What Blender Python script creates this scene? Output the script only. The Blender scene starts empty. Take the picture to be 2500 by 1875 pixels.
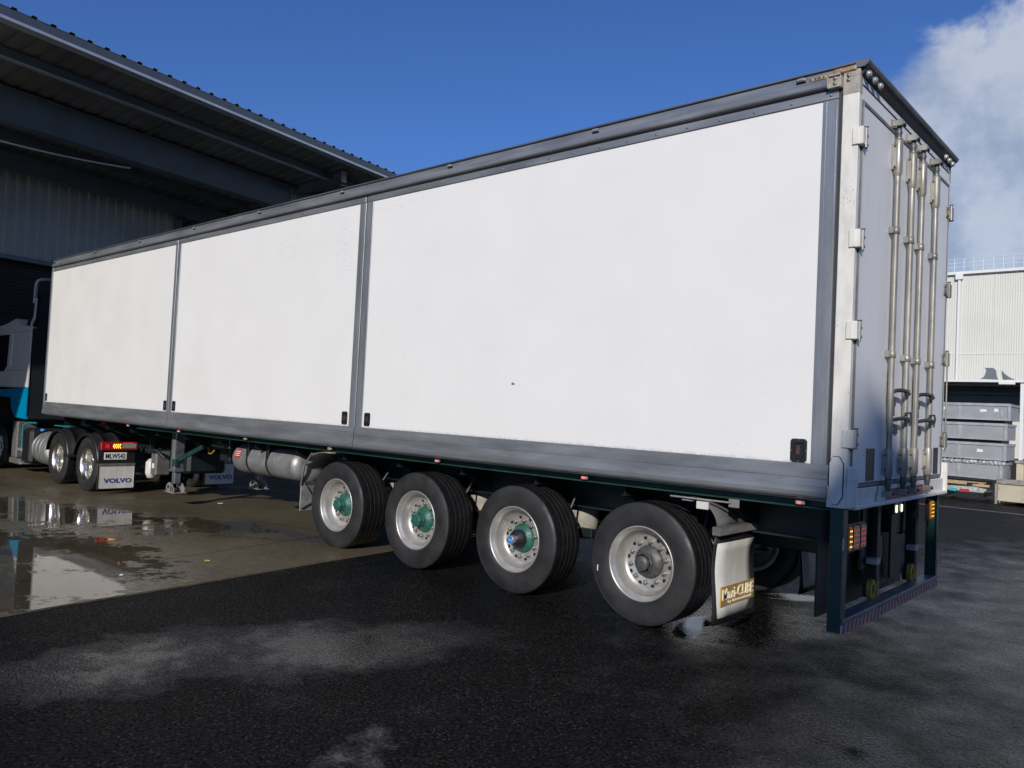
import bpy, math, random
from mathutils import Vector, Matrix
random.seed(7)
PI = math.pi
S = bpy.context.scene
COL = S.collection

# ------------------------------------------------------------------ camera, sky, sun
CAM = Vector((1.8349, -5.4884, 1.6835))
YAW, PITCH, ROLL, FPX = 2.2967, 0.0333, 0.0483, 1929.8
cd = bpy.data.cameras.new('camera'); cam = bpy.data.objects.new('camera', cd); COL.objects.link(cam)
S.camera = cam
fw = Vector((math.cos(PITCH)*math.cos(YAW), math.cos(PITCH)*math.sin(YAW), math.sin(PITCH)))
rt = Vector((math.sin(YAW), -math.cos(YAW), 0)); up = rt.cross(fw)
r2 = rt*math.cos(ROLL)+up*math.sin(ROLL); u2 = -rt*math.sin(ROLL)+up*math.cos(ROLL)
cam.matrix_world = Matrix((( r2.x, u2.x, -fw.x, CAM.x), (r2.y, u2.y, -fw.y, CAM.y), (r2.z, u2.z, -fw.z, CAM.z), (0, 0, 0, 1)))
cd.sensor_width = 36; cd.lens = FPX/2500*36; cd.clip_end = 3000; cd.clip_start = .05

SUN = Vector((.48, -1, .5)).normalized()            # towards the sun
sd = bpy.data.lights.new('sun', 'SUN'); sun = bpy.data.objects.new('sun', sd); COL.objects.link(sun)
sd.energy = 3.7; sd.angle = math.radians(.5); sd.color = (1, .945, .86)
sun.rotation_euler = SUN.to_track_quat('Z', 'Y').to_euler(); sun.location = (20, -40, 30)

wd = bpy.data.worlds.new('World'); S.world = wd; wd.use_nodes = True
wn = wd.node_tree; wn.nodes.clear()
def nd(nt, typ, **kw):
    n = nt.nodes.new(typ)
    for k, v in kw.items():
        if k.startswith('i_'):
            key = k[2:]; key = int(key) if key.isdigit() else key.replace('_', ' ')
            if isinstance(v, bpy.types.NodeSocket): nt.links.new(v, n.inputs[key])
            else: n.inputs[key].default_value = v
        else: setattr(n, k, v)
    return n
def mth(nt, op, a, b=0.0, c=0.0, clamp=False):
    n = nt.nodes.new('ShaderNodeMath'); n.operation = op; n.use_clamp = clamp
    for i, v in enumerate((a, b, c)):
        if isinstance(v, bpy.types.NodeSocket): nt.links.new(v, n.inputs[i])
        else: n.inputs[i].default_value = v
    return n.outputs[0]
def mrange(nt, v, a, b, c=0.0, d=1.0, smooth=True):
    n = nt.nodes.new('ShaderNodeMapRange'); n.interpolation_type = 'SMOOTHSTEP' if smooth else 'LINEAR'
    nt.links.new(v, n.inputs[0])
    for i, x in enumerate((a, b, c, d)): n.inputs[i+1].default_value = x
    return n.outputs[0]
def mixc(nt, f, a, b, bt='MIX'):
    n = nt.nodes.new('ShaderNodeMix'); n.data_type = 'RGBA'; n.blend_type = bt
    for key, v in ((0, f), (6, a), (7, b)):
        if isinstance(v, bpy.types.NodeSocket): nt.links.new(v, n.inputs[key])
        else: n.inputs[key].default_value = (v if key == 0 else (*v[:3], 1))
    return n.outputs[2]
def noise(nt, vec, scale, detail=4, rough=.5, dist=0.0):
    n = nd(nt, 'ShaderNodeTexNoise', i_Scale=scale, i_Detail=detail, i_Roughness=rough, i_Distortion=dist)
    if vec is not None: nt.links.new(vec, n.inputs['Vector'])
    return n.outputs[0]
def dot(nt, vec, d):
    n = nt.nodes.new('ShaderNodeVectorMath'); n.operation = 'DOT_PRODUCT'
    nt.links.new(vec, n.inputs[0]); n.inputs[1].default_value = d
    return n.outputs['Value']
sky = nd(wn, 'ShaderNodeTexSky', sky_type='NISHITA', sun_disc=False, sun_elevation=math.asin(SUN.z),
         sun_rotation=math.atan2(SUN.x, SUN.y), air_density=1.0, dust_density=0.3, ozone_density=3.0, altitude=0)
tc = nd(wn, 'ShaderNodeTexCoord'); dv = tc.outputs['Generated']
def pxdir(px, py):
    v = fw + r2*((px-1250)/FPX) - u2*((py-937.5)/FPX)
    return v.normalized()
cdir = pxdir(2700, 720); thr = cdir.dot(pxdir(2215, 235)); cd2 = pxdir(4300, 800)
n1 = noise(wn, dv, 6.5, 9, .57, .3)
n2 = noise(wn, dv, 12.0, 6, .6)
p1 = mth(wn, 'MULTIPLY', mth(wn, 'SUBTRACT', dot(wn, dv, cdir), thr), 13.0)
p2 = mth(wn, 'MULTIPLY', mth(wn, 'SUBTRACT', dot(wn, dv, cd2), .86), 6.0)
p3 = mth(wn, 'MULTIPLY', mth(wn, 'SUBTRACT', dot(wn, dv, pxdir(1720, 640)), .991), 60.0)  # unseen cloud added behind the trailer to brighten the puddle reflection
az = mth(wn, 'ADD', mth(wn, 'ADD', mth(wn, 'MAXIMUM', mth(wn, 'MAXIMUM', p1, p2), p3), .34), mth(wn, 'MULTIPLY', mth(wn, 'SUBTRACT', n1, .5), 1.9))
sep0 = nd(wn, 'ShaderNodeSeparateXYZ'); wn.links.new(dv, sep0.inputs[0])
az = mth(wn, 'SUBTRACT', az, mth(wn, 'MULTIPLY', mth(wn, 'MAXIMUM', mth(wn, 'SUBTRACT', sep0.outputs[2], pxdir(2330, 190).z), 0.0), 7.0))
cm = mrange(wn, az, -.08, .22)
sep = nd(wn, 'ShaderNodeSeparateXYZ'); wn.links.new(dv, sep.inputs[0])
skc = mixc(wn, 1.0, sky.outputs[0], (.47, .71, 1.18), 'MULTIPLY')
shade = mrange(wn, mth(wn, 'ADD', n2, mth(wn, 'MULTIPLY', sep.outputs[2], .25)), .38, .72)
ccol = mixc(wn, shade, (3.6, 4.4, 5.9), (6.0, 6.6, 7.7))
fin = mixc(wn, mth(wn, 'MULTIPLY', cm, .88), skc, ccol)
bg = nd(wn, 'ShaderNodeBackground', i_Color=fin, i_Strength=.09)
wo = nd(wn, 'ShaderNodeOutputWorld'); wn.links.new(bg.outputs[0], wo.inputs[0])
S.view_settings.view_transform = 'Standard'; S.view_settings.look = 'None'
S.view_settings.exposure = 0; S.view_settings.gamma = 1
S.view_settings.use_curve_mapping = False
S.cycles.denoising_prefilter = 'NONE'

# ------------------------------------------------------------------ materials
def mat(name, col, rough=.5, metal=0.0, var=.0, vs=3.0, bump=0.0, bs=60.0, dirt=None, stretch=(1, 1, 1), coat=0.0, emit=None, es=0.0, rvar=0.0):
    m = bpy.data.materials.new(name); m.use_nodes = True; nt = m.node_tree
    b = nt.nodes['Principled BSDF']
    b.inputs['Roughness'].default_value = rough; b.inputs['Metallic'].default_value = metal
    b.inputs['Coat Weight'].default_value = coat; b.inputs['Coat Roughness'].default_value = .08
    geo = nd(nt, 'ShaderNodeNewGeometry'); mp = nd(nt, 'ShaderNodeMapping', i_Vector=geo.outputs['Position'], i_Scale=stretch)
    c = (*col, 1)
    b.inputs['Base Color'].default_value = c
    if var:
        n = noise(nt, mp.outputs[0], vs, 6, .62)
        f = mrange(nt, n, .3, .7)
        lo = tuple(x*(1-var) for x in col); hi = tuple(min(1, x*(1+var*.5)) for x in col)
        cc = mixc(nt, f, lo, hi)
        if dirt:
            n3 = noise(nt, mp.outputs[0], vs*3.1, 8, .7)
            cc = mixc(nt, mth(nt, 'MULTIPLY', mrange(nt, n3, dirt[1], dirt[1]+.13), dirt[2]), cc, dirt[0])
        nt.links.new(cc, b.inputs['Base Color'])
    if rvar:
        nt.links.new(mrange(nt, noise(nt, mp.outputs[0], vs*1.7, 5), .3, .7, rough-rvar, rough+rvar), b.inputs['Roughness'])
    if bump:
        bn = nd(nt, 'ShaderNodeBump', i_Strength=bump, i_Distance=.004, i_Height=noise(nt, geo.outputs['Position'], bs, 4))
        nt.links.new(bn.outputs[0], b.inputs['Normal'])
    if emit:
        b.inputs['Emission Color'].default_value = (*emit, 1); b.inputs['Emission Strength'].default_value = es
    return m
M = {}
def panel_mat():
    m = bpy.data.materials.new('white_panel'); m.use_nodes = True; nt = m.node_tree; b = nt.nodes['Principled BSDF']
    geo = nd(nt, 'ShaderNodeNewGeometry'); P = geo.outputs['Position']
    sp = nd(nt, 'ShaderNodeSeparateXYZ'); nt.links.new(P, sp.inputs[0]); X, Z = sp.outputs[0], sp.outputs[2]
    n1 = noise(nt, P, 1.3, 6, .6); c = mixc(nt, mrange(nt, n1, .3, .7), (.752, .742, .725), (.772, .764, .75))
    mp = nd(nt, 'ShaderNodeMapping', i_Vector=P, i_Scale=(7, 1, 1.1)); st = noise(nt, mp.outputs[0], 1.5, 6, .65)
    c = mixc(nt, mth(nt, 'MULTIPLY', mrange(nt, st, .58, .78), .12), c, (.60, .585, .55))
    def spot(cx, cz, rx, rz_):
        dx = mth(nt, 'MULTIPLY', mth(nt, 'SUBTRACT', X, cx), 1/rx); dz = mth(nt, 'MULTIPLY', mth(nt, 'SUBTRACT', Z, cz), 1/rz_)
        return mrange(nt, mth(nt, 'ADD', mth(nt, 'MULTIPLY', dx, dx), mth(nt, 'MULTIPLY', dz, dz)), .2, 1.0, 1, 0)
    mp2 = nd(nt, 'ShaderNodeMapping', i_Vector=P, i_Scale=(1.2, 1, 12)); sc = noise(nt, mp2.outputs[0], 5, 5, .7)
    reg = mth(nt, 'MAXIMUM', spot(-5.75, 3.45, .22, .42), mth(nt, 'MULTIPLY', spot(-6.9, 3.62, .35, .22), .6))
    reg = mth(nt, 'MAXIMUM', reg, mth(nt, 'MULTIPLY', spot(-5.0, 3.86, .5, .07), .7))
    c = mixc(nt, mth(nt, 'MULTIPLY', mth(nt, 'MULTIPLY', mrange(nt, sc, .50, .66), reg), .34), c, (.33, .32, .32))
    # grime creeping from the rails
    gn = noise(nt, P, 22, 6, .75)
    low = mrange(nt, mth(nt, 'ADD', Z, mth(nt, 'MULTIPLY', mth(nt, 'SUBTRACT', gn, .5), -.10)), 1.405, 1.44, 1, 0)
    c = mixc(nt, mth(nt, 'MULTIPLY', low, .38), c, (.22, .21, .2))
    wear = mrange(nt, noise(nt, P, 26, 3, .6), .735, .76)
    c = mixc(nt, mth(nt, 'MULTIPLY', wear, .6), c, (.33, .32, .3))
    c = mixc(nt, mth(nt, 'MULTIPLY', mth(nt, 'MULTIPLY', spot(-3.03, 1.93, .028, .016), mrange(nt, gn, .4, .5)), .95), c, (.12, .10, .10))
    nt.links.new(c, b.inputs['Base Color'])
    b.inputs['Roughness'].default_value = .36
    nt.links.new(mrange(nt, n1, .3, .7, .30, .46), b.inputs['Roughness'])
    bn = nd(nt, 'ShaderNodeBump', i_Strength=.25, i_Distance=.006, i_Height=noise(nt, P, 1.6, 3)); nt.links.new(bn.outputs[0], b.inputs['Normal'])
    return m
M['grp'] = panel_mat()
M['alu'] = mat('grey_aluminium', (.30, .315, .335), .42, .55, .28, 3, .05, 40, ((.12, .12, .13), .6, .5), (.35, 1, 2.5), rvar=.1)
M['aluv'] = mat('grey_aluminium_upright', (.29, .305, .325), .40, .5, .22, 3, .05, 40, ((.16, .16, .17), .62, .45), (2, 2, .3), rvar=.1)
M['alud'] = mat('dark_aluminium', (.15, .165, .185), .45, .4, .3, 3, 0, 40, None, (.35, 1, 2.5))
M['whitep'] = mat('aged_white_paint', (.72, .70, .65), .5, 0, .14, 5, .1, 30, ((.30, .22, .15), .62, .7), (2, 2, .8))
M['door'] = mat('door_grey', (.74, .735, .735), .42, 0, .06, 1.8, .03, 15, ((.36, .35, .34), .6, .35), (1, 1.6, .12))
M['seal'] = mat('rubber_seal', (.035, .037, .042), .6, 0, .2, 8)
M['sealg'] = mat('grey_seal', (.16, .165, .175), .5, .2, .3, 6)
M['galv'] = mat('galvanised_rod', (.33, .315, .275), .46, .45, .3, 6, .05, 40, ((.13, .12, .10), .58, .7), (1, 1, .5), rvar=.1)
M['galvd'] = mat('grimy_steel', (.12, .12, .12), .5, .5, .4, 12, .2, 60)
M['handle'] = mat('dark_handle', (.055, .057, .06), .45, .4, .3, 20)
M['green'] = mat('chassis_green', (.012, .050, .040), .42, 0, .35, 4, .06, 40, ((.03, .03, .028), .55, .7), rvar=.08)
M['greenlt'] = mat('hub_green', (.022, .115, .085), .45, 0, .35, 25, .2, 60, ((.12, .14, .12), .6, .6))
M['dgreen'] = mat('dark_chassis', (.006, .014, .015), .5, 0, .4, 5)
M['black'] = mat('black_plastic', (.016, .016, .018), .42, 0, .3, 6, .1, 60)
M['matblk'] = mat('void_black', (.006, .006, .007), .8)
M['side'] = mat('tyre_sidewall', (.022, .022, .023), .62, 0, .35, 4, .2, 60, ((.008, .008, .009), .66, .8), rvar=.14)
M['edge'] = mat('wet_tread_edge', (.02, .02, .021), .16, 0, .2, 9, .3, 70)
M['tread'] = mat('tyre_tread_wet', (.014, .014, .015), .22, 0, .3, 9, .2, 90)
M['rim'] = mat('silver_rim', (.50, .485, .455), .40, .6, .12, 7, .05, 70, ((.25, .22, .19), .66, .4), rvar=.06)
M['polish'] = mat('polished_rim', (.74, .72, .68), .27, 1.0, .15, 6)
M['nut'] = mat('wheel_nut_steel', (.24, .22, .20), .5, .4, .3, 60)
M['hubgrey'] = mat('cast_hub_grey', (.10, .10, .10), .5, .3, .35, 30, .3, 60)
M['blue'] = mat('blue_dial', (.03, .22, .65), .3, 0, .3, 60)
M['flapw'] = mat('white_mudflap', (.62, .60, .55), .5, 0, .12, 7, .12, 50, ((.36, .33, .28), .58, .5), (1, 1, .5))
M['steel'] = mat('galvanised_sheet', (.36, .35, .33), .45, .4, .25, 8, .08, 50, ((.2, .18, .15), .58, .6), rvar=.1)
M['guard'] = mat('grey_guard', (.14, .14, .135), .5, .1, .25, 8, .1, 60)
M['gold'] = mat('gold_plate', (.52, .36, .13), .38, .3, .18, 20)
M['goldhi'] = mat('pale_lettering', (.85, .78, .58), .35)
M['tank'] = mat('tank_aluminium', (.34, .345, .35), .42, .55, .2, 7, .12, 30, ((.2, .2, .19), .6, .5), rvar=.1)
M['bag'] = mat('air_spring_dusty', (.36, .34, .29), .7, 0, .2, 14, .15, 60, ((.2, .18, .15), .58, .6))
M['red'] = mat('red_label', (.42, .045, .055), .5, 0, .2, 20)
M['redplate'] = mat('red_notice_paint', (.27, .025, .035), .45, 0, .25, 12)
M['redlens'] = mat('red_lens', (.35, .01, .015), .2, 0, .2, 50, coat=.5)
M['redled'] = mat('red_led', (.7, .05, .05), .3, emit=(1, .1, .08), es=.7)
M['maroon'] = mat('maroon_latch_label', (.10, .035, .035), .5)
M['redglow'] = mat('red_marker_glow', (.9, .12, .12), .3, emit=(1, .12, .12), es=1.2)
M['amblens'] = mat('amber_lens', (.65, .22, .02), .22, 0, .15, 50, coat=.5)
M['ambled'] = mat('amber_led', (1, .5, .05), .3, emit=(1, .42, .04), es=3)
M['whtled'] = mat('number_light', (1, 1, .8), .3, emit=(.85, 1, .6), es=2.2)
M['clear'] = mat('clear_lamp', (.36, .37, .37), .14, .2, .3, 80, coat=1)
M['stripr'] = mat('red_stripe', (.30, .02, .03), .35, 0, .2, 15)
M['stripw'] = mat('white_stripe', (.42, .40, .42), .35, 0, .2, 15)
M['yellow'] = mat('yellow_hook', (.33, .20, .02), .45, 0, .25, 20)
M['plate'] = mat('number_plate', (.75, .74, .70), .4, 0, .08, 30)
M['ink'] = mat('black_lettering', (.02, .02, .022), .5)
M['navy'] = mat('navy_lettering', (.045, .06, .22), .5)
M['cabw'] = mat('cab_white', (.76, .73, .68), .28, 0, .05, 3, coat=.4)
M['cabb'] = mat('cab_blue', (.0, .27, .50), .28, 0, .06, 3, coat=.4)
M['cabk'] = mat('cab_rear_dark', (.012, .016, .02), .5, 0, .3, 3)
M['glass'] = mat('dark_glass', (.01, .012, .015), .06, 0)
M['teal'] = mat('teal_chassis_paint', (.02, .22, .28), .4, 0, .2, 6)
M['hosered'] = mat('red_air_hose', (.45, .04, .05), .4)
M['hoseblue'] = mat('blue_air_hose', (.06, .08, .5), .4)
M['canopy'] = mat('canopy_steel', (.20, .235, .27), .5, .1, .12, 2)
M['fascia'] = mat('gutter_steel', (.10, .125, .155), .42, .3, .12, 2)
M['lip'] = mat('gutter_lip', (.52, .56, .60), .38, .4, .1, 2)
M['soffit'] = mat('roof_underside', (.20, .20, .20), .55, .2, .25, .8)
M['cladd'] = mat('warehouse_cladding', (.38, .39, .395), .5, 0, .12, .7)
M['beam'] = mat('blue_grey_beam', (.12, .15, .18), .5, 0, .12, 1.4)
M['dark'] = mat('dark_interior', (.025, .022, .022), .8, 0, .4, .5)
M['cable'] = mat('pale_cable', (.45, .44, .40), .5)
M['fcream'] = mat('cream_cladding', (.66, .65, .59), .5, 0, .05, .25)
M['ftrim'] = mat('white_flashing', (.75, .75, .72), .45)
M['rail'] = mat('pale_blue_rail', (.55, .66, .72), .5)
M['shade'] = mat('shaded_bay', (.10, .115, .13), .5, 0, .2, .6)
M['torn'] = mat('torn_grey_membrane', (.14, .15, .17), .6, 0, .25, 1)
M['crate'] = mat('grey_painted_crate', (.33, .345, .37), .45, .1, .10, 3, .04, 20, ((.2, .2, .21), .64, .5))
M['crated'] = mat('crate_rim', (.42, .43, .45), .45, .2, .2, 6)
M['paper'] = mat('paper_label', (.78, .78, .76), .6)
M['wood'] = mat('pale_timber', (.45, .34, .20), .6, 0, .3, 12)
M['rusty'] = mat('rusty_cream_paint', (.50, .45, .34), .6, 0, .1, 2, .1, 30, ((.30, .14, .06), .56, .85))
M['wrap'] = mat('plastic_wrap', (.5, .52, .52), .25, 0, .5, 14)
M['tealrag'] = mat('teal_plastic', (.05, .42, .42), .4)
M['leaf'] = mat('yellow_leaf', (.55, .36, .08), .6)

# ------------------------------------------------------------------ mesh helper
ORG = {}
class MB:
    def __init__(s, *mats): s.v = []; s.f = []; s.mi = []; s.m = list(mats); s.sm = []; s.T = None; s.cur = 0
    def use(s, m):
        if m not in s.m: s.m.append(m)
        s.cur = s.m.index(m); return s
    def add(s, vs, fs, smooth=False):
        o = len(s.v)
        for v in vs:
            v = Vector(v); s.v.append(s.T @ v if s.T else v)
        for f in fs: s.f.append([i+o for i in f]); s.mi.append(s.cur); s.sm.append(smooth)
        return s
    def box(s, x0, x1, y0, y1, z0, z1, b=0.0):
        if x0 > x1: x0, x1 = x1, x0
        if y0 > y1: y0, y1 = y1, y0
        if z0 > z1: z0, z1 = z1, z0
        if b <= 0:
            vs = [(x, y, z) for x in (x0, x1) for y in (y0, y1) for z in (z0, z1)]
            return s.add(vs, [(0, 1, 3, 2), (4, 6, 7, 5), (0, 4, 5, 1), (2, 3, 7, 6), (0, 2, 6, 4), (1, 5, 7, 3)])
        vs = []; idx = {}
        for i, x in enumerate((x0, x1)):
            for j, y in enumerate((y0, y1)):
                for k, z in enumerate((z0, z1)):
                    sx, sy, sz = (1-2*i)*b, (1-2*j)*b, (1-2*k)*b
                    idx[i, j, k] = len(vs)
                    vs += [(x, y+sy, z+sz), (x+sx, y, z+sz), (x+sx, y+sy, z)]
        fs = []
        for a in range(3):
            for e in (0, 1):
                q = []
                for (u, w) in ((0, 0), (0, 1), (1, 1), (1, 0)):
                    c = [0, 0, 0]; c[a] = e; c[(a+1) % 3] = u; c[(a+2) % 3] = w
                    q.append(idx[tuple(c)]+a)
                fs.append(q if e else q[::-1])
        for a in range(3):
            o1, o2 = (a+1) % 3, (a+2) % 3
            for u in (0, 1):
                for w in (0, 1):
                    c0 = [0, 0, 0]; c0[o1] = u; c0[o2] = w; c1 = list(c0); c1[a] = 1
                    A, B = idx[tuple(c0)], idx[tuple(c1)]
                    q = [A+o1, A+o2, B+o2, B+o1]
                    fs.append(q if (u == w) else q[::-1])
        for (i, j, k), n in idx.items():
            t = [n, n+1, n+2]; fs.append(t if (i+j+k) % 2 else t[::-1])
        return s.add(vs, fs)
    def prism(s, poly, axis, a0, a1):
        """poly: 2-D points in the other two axes (in xyz order); extruded along axis."""
        ax = 'xyz'.index(axis); n = len(poly); vs = []
        for a in (a0, a1):
            for p in poly:
                c = list(p); c.insert(ax, a); vs.append(c)
        fs = [list(range(n))[::-1], [n+i for i in range(n)]]
        for i in range(n): j = (i+1) % n; fs.append((i, j, n+j, n+i))
        return s.add(vs, fs)
    def tube(s, pts, r, n=8, caps=True, smooth=True):
        pts = [Vector(p) for p in pts]; rs = r if isinstance(r, (list, tuple)) else [r]*len(pts)
        vs = []; fs = []; ref = None
        for i, p in enumerate(pts):
            if i == 0: d = pts[1]-p
            elif i == len(pts)-1: d = p-pts[i-1]
            else: d = (pts[i+1]-p).normalized()+(p-pts[i-1]).normalized()
            d.normalize()
            if ref is None:
                ref = Vector((0, 0, 1)) if abs(d.z) < .9 else Vector((1, 0, 0))
            a = d.cross(ref).normalized(); b2 = d.cross(a); ref = a.cross(d)
            for k in range(n):
                t = 2*PI*k/n+PI/n; vs.append(p+a*math.cos(t)*rs[i]+b2*math.sin(t)*rs[i])
        for i in range(len(pts)-1):
            for k in range(n):
                k2 = (k+1) % n; fs.append((i*n+k, i*n+k2, (i+1)*n+k2, (i+1)*n+k))
        s.add(vs, fs, smooth)
        if caps: s.add([vs[k] for k in range(n)], [list(range(n))[::-1]]); s.add([vs[(len(pts)-1)*n+k] for k in range(n)], [list(range(n))])
        return s
    def lathe(s, prof, c, axis='y', n=48, smooth=True, a0=0, a1=2*PI):
        """prof: (radius, along) around an axis through c"""
        c = Vector(c); vs = []; fs = []; full = abs(a1-a0-2*PI) < 1e-6; m = n if full else n+1
        for (r, h) in prof:
            for k in range(m):
                t = a0+(a1-a0)*k/n; u, w = math.cos(t)*r, math.sin(t)*r
                vs.append(c+Vector({'y': (u, h, w), 'x': (h, u, w), 'z': (u, w, h)}[axis]))
        for i in range(len(prof)-1):
            for k in range(n):
                k2 = (k+1) % m; q = (i*m+k, i*m+k2, (i+1)*m+k2, (i+1)*m+k); fs.append(q)
        return s.add(vs, fs, smooth)
    def sheet(s, rows):
        """grid of points, smooth"""
        h = len(rows); w = len(rows[0])
        return s.add([p for r in rows for p in r], [(i*w+j, i*w+j+1, (i+1)*w+j+1, (i+1)*w+j) for i in range(h-1) for j in range(w-1)], True)
    def mesh(s, me, T):
        o = len(s.v)
        for v in me.vertices: s.v.append(T @ v.co)
        for p in me.polygons: s.f.append([i+o for i in p.vertices]); s.mi.append(s.cur); s.sm.append(False)
        return s
    def build(s, name, parent=None, origin=None, solid=0.0, bev=0.0):
        me = bpy.data.meshes.new(name)
        po = ORG.get(parent.name, Vector()) if parent else Vector()
        o = Vector(origin) if origin is not None else po
        me.from_pydata([tuple(v-o) for v in s.v], [], s.f)
        for m in s.m: me.materials.append(M[m] if isinstance(m, str) else m)
        me.polygons.foreach_set('material_index', s.mi); me.polygons.foreach_set('use_smooth', s.sm)
        me.update()
        ob = bpy.data.objects.new(name, me); COL.objects.link(ob)
        if parent: ob.parent = parent; ob.location = o-po
        else: ob.location = o
        ORG[ob.name] = o
        if solid:
            md = ob.modifiers.new('solid', 'SOLIDIFY'); md.thickness = solid; md.offset = 0
        if bev:
            md = ob.modifiers.new('bev', 'BEVEL'); md.width = bev; md.segments = 2; md.limit_method = 'ANGLE'; md.angle_limit = .6
        return ob
def tag(o, label=None, cat=None, group=None, kind=None):
    if label: o['label'] = label
    if cat: o['category'] = cat
    if group: o['group'] = group
    if kind: o['kind'] = kind
    return o
def thing(name, loc, label, cat, group=None):
    o = bpy.data.objects.new(name, None); COL.objects.link(o); o.location = loc; o.empty_display_size = .2
    ORG[o.name] = Vector(loc); return tag(o, label, cat, group)
def dup(src, parent, loc, rz=0.0):
    c = src.copy(); COL.objects.link(c); c.parent = parent; c.location = loc; c.rotation_euler = (0, 0, rz)
    for ch in list(src.children):
        d = ch.copy(); COL.objects.link(d); d.parent = c
    return c
def textmesh(body, shear=0.0, offset=0.0):
    cu = bpy.data.curves.new('lettering', 'FONT'); cu.body = body; cu.size = 1; cu.extrude = .02
    cu.shear = shear; cu.offset = offset; cu.resolution_u = 2
    ob = bpy.data.objects.new('lettering', cu); COL.objects.link(ob)
    dg = bpy.context.evaluated_depsgraph_get(); me = bpy.data.meshes.new_from_object(ob.evaluated_get(dg))
    bpy.data.objects.remove(ob); bpy.data.curves.remove(cu)
    return me
def put_text(mb, body, c, ux, uy, w, h, thick=.002, shear=0.0, offset=0.0):
    """lettering centred on c; ux reading direction, uy up; stretched to w by h"""
    me = textmesh(body, shear, offset)
    xs = [v.co.x for v in me.vertices]; ys = [v.co.y for v in me.vertices]
    sx = w/(max(xs)-min(xs)); sy = h/(max(ys)-min(ys)); mx = (max(xs)+min(xs))/2; my = (max(ys)+min(ys))/2
    ux = Vector(ux).normalized(); uy = Vector(uy).normalized(); uz = ux.cross(uy)
    B = Matrix(((ux.x, uy.x, uz.x, 0), (ux.y, uy.y, uz.y, 0), (ux.z, uy.z, uz.z, 0), (0, 0, 0, 1)))
    T = Matrix.Translation(Vector(c)) @ B @ Matrix.Diagonal((sx, sy, thick/.04, 1)) @ Matrix.Translation((-mx, -my, 0))
    mb.mesh(me, T); bpy.data.meshes.remove(me)

# ------------------------------------------------------------------ ground
def gz(x):                                            # the apron falls a little towards its drain
    t = max(0.0, min(1.0, (-6.6-x)/5.5)); t = t*t*(3-2*t)
    return -.12*t
def ell(nt, sx, sy, cx, cy, rx, ry, ang=0.0):
    """1 at the centre of an ellipse, 0 at its rim, negative outside"""
    ca, sa = math.cos(ang), math.sin(ang)
    dx = mth(nt, 'SUBTRACT', sx, cx); dy = mth(nt, 'SUBTRACT', sy, cy)
    u = mth(nt, 'ADD', mth(nt, 'MULTIPLY', dx, ca/rx), mth(nt, 'MULTIPLY', dy, sa/rx))
    w = mth(nt, 'ADD', mth(nt, 'MULTIPLY', dx, -sa/ry), mth(nt, 'MULTIPLY', dy, ca/ry))
    q = mth(nt, 'ADD', mth(nt, 'MULTIPLY', u, u), mth(nt, 'MULTIPLY', w, w))
    return mth(nt, 'SUBTRACT', 1.0, q)
def mx(nt, *a):
    o = a[0]
    for b in a[1:]: o = mth(nt, 'MAXIMUM', o, b)
    return o
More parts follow.
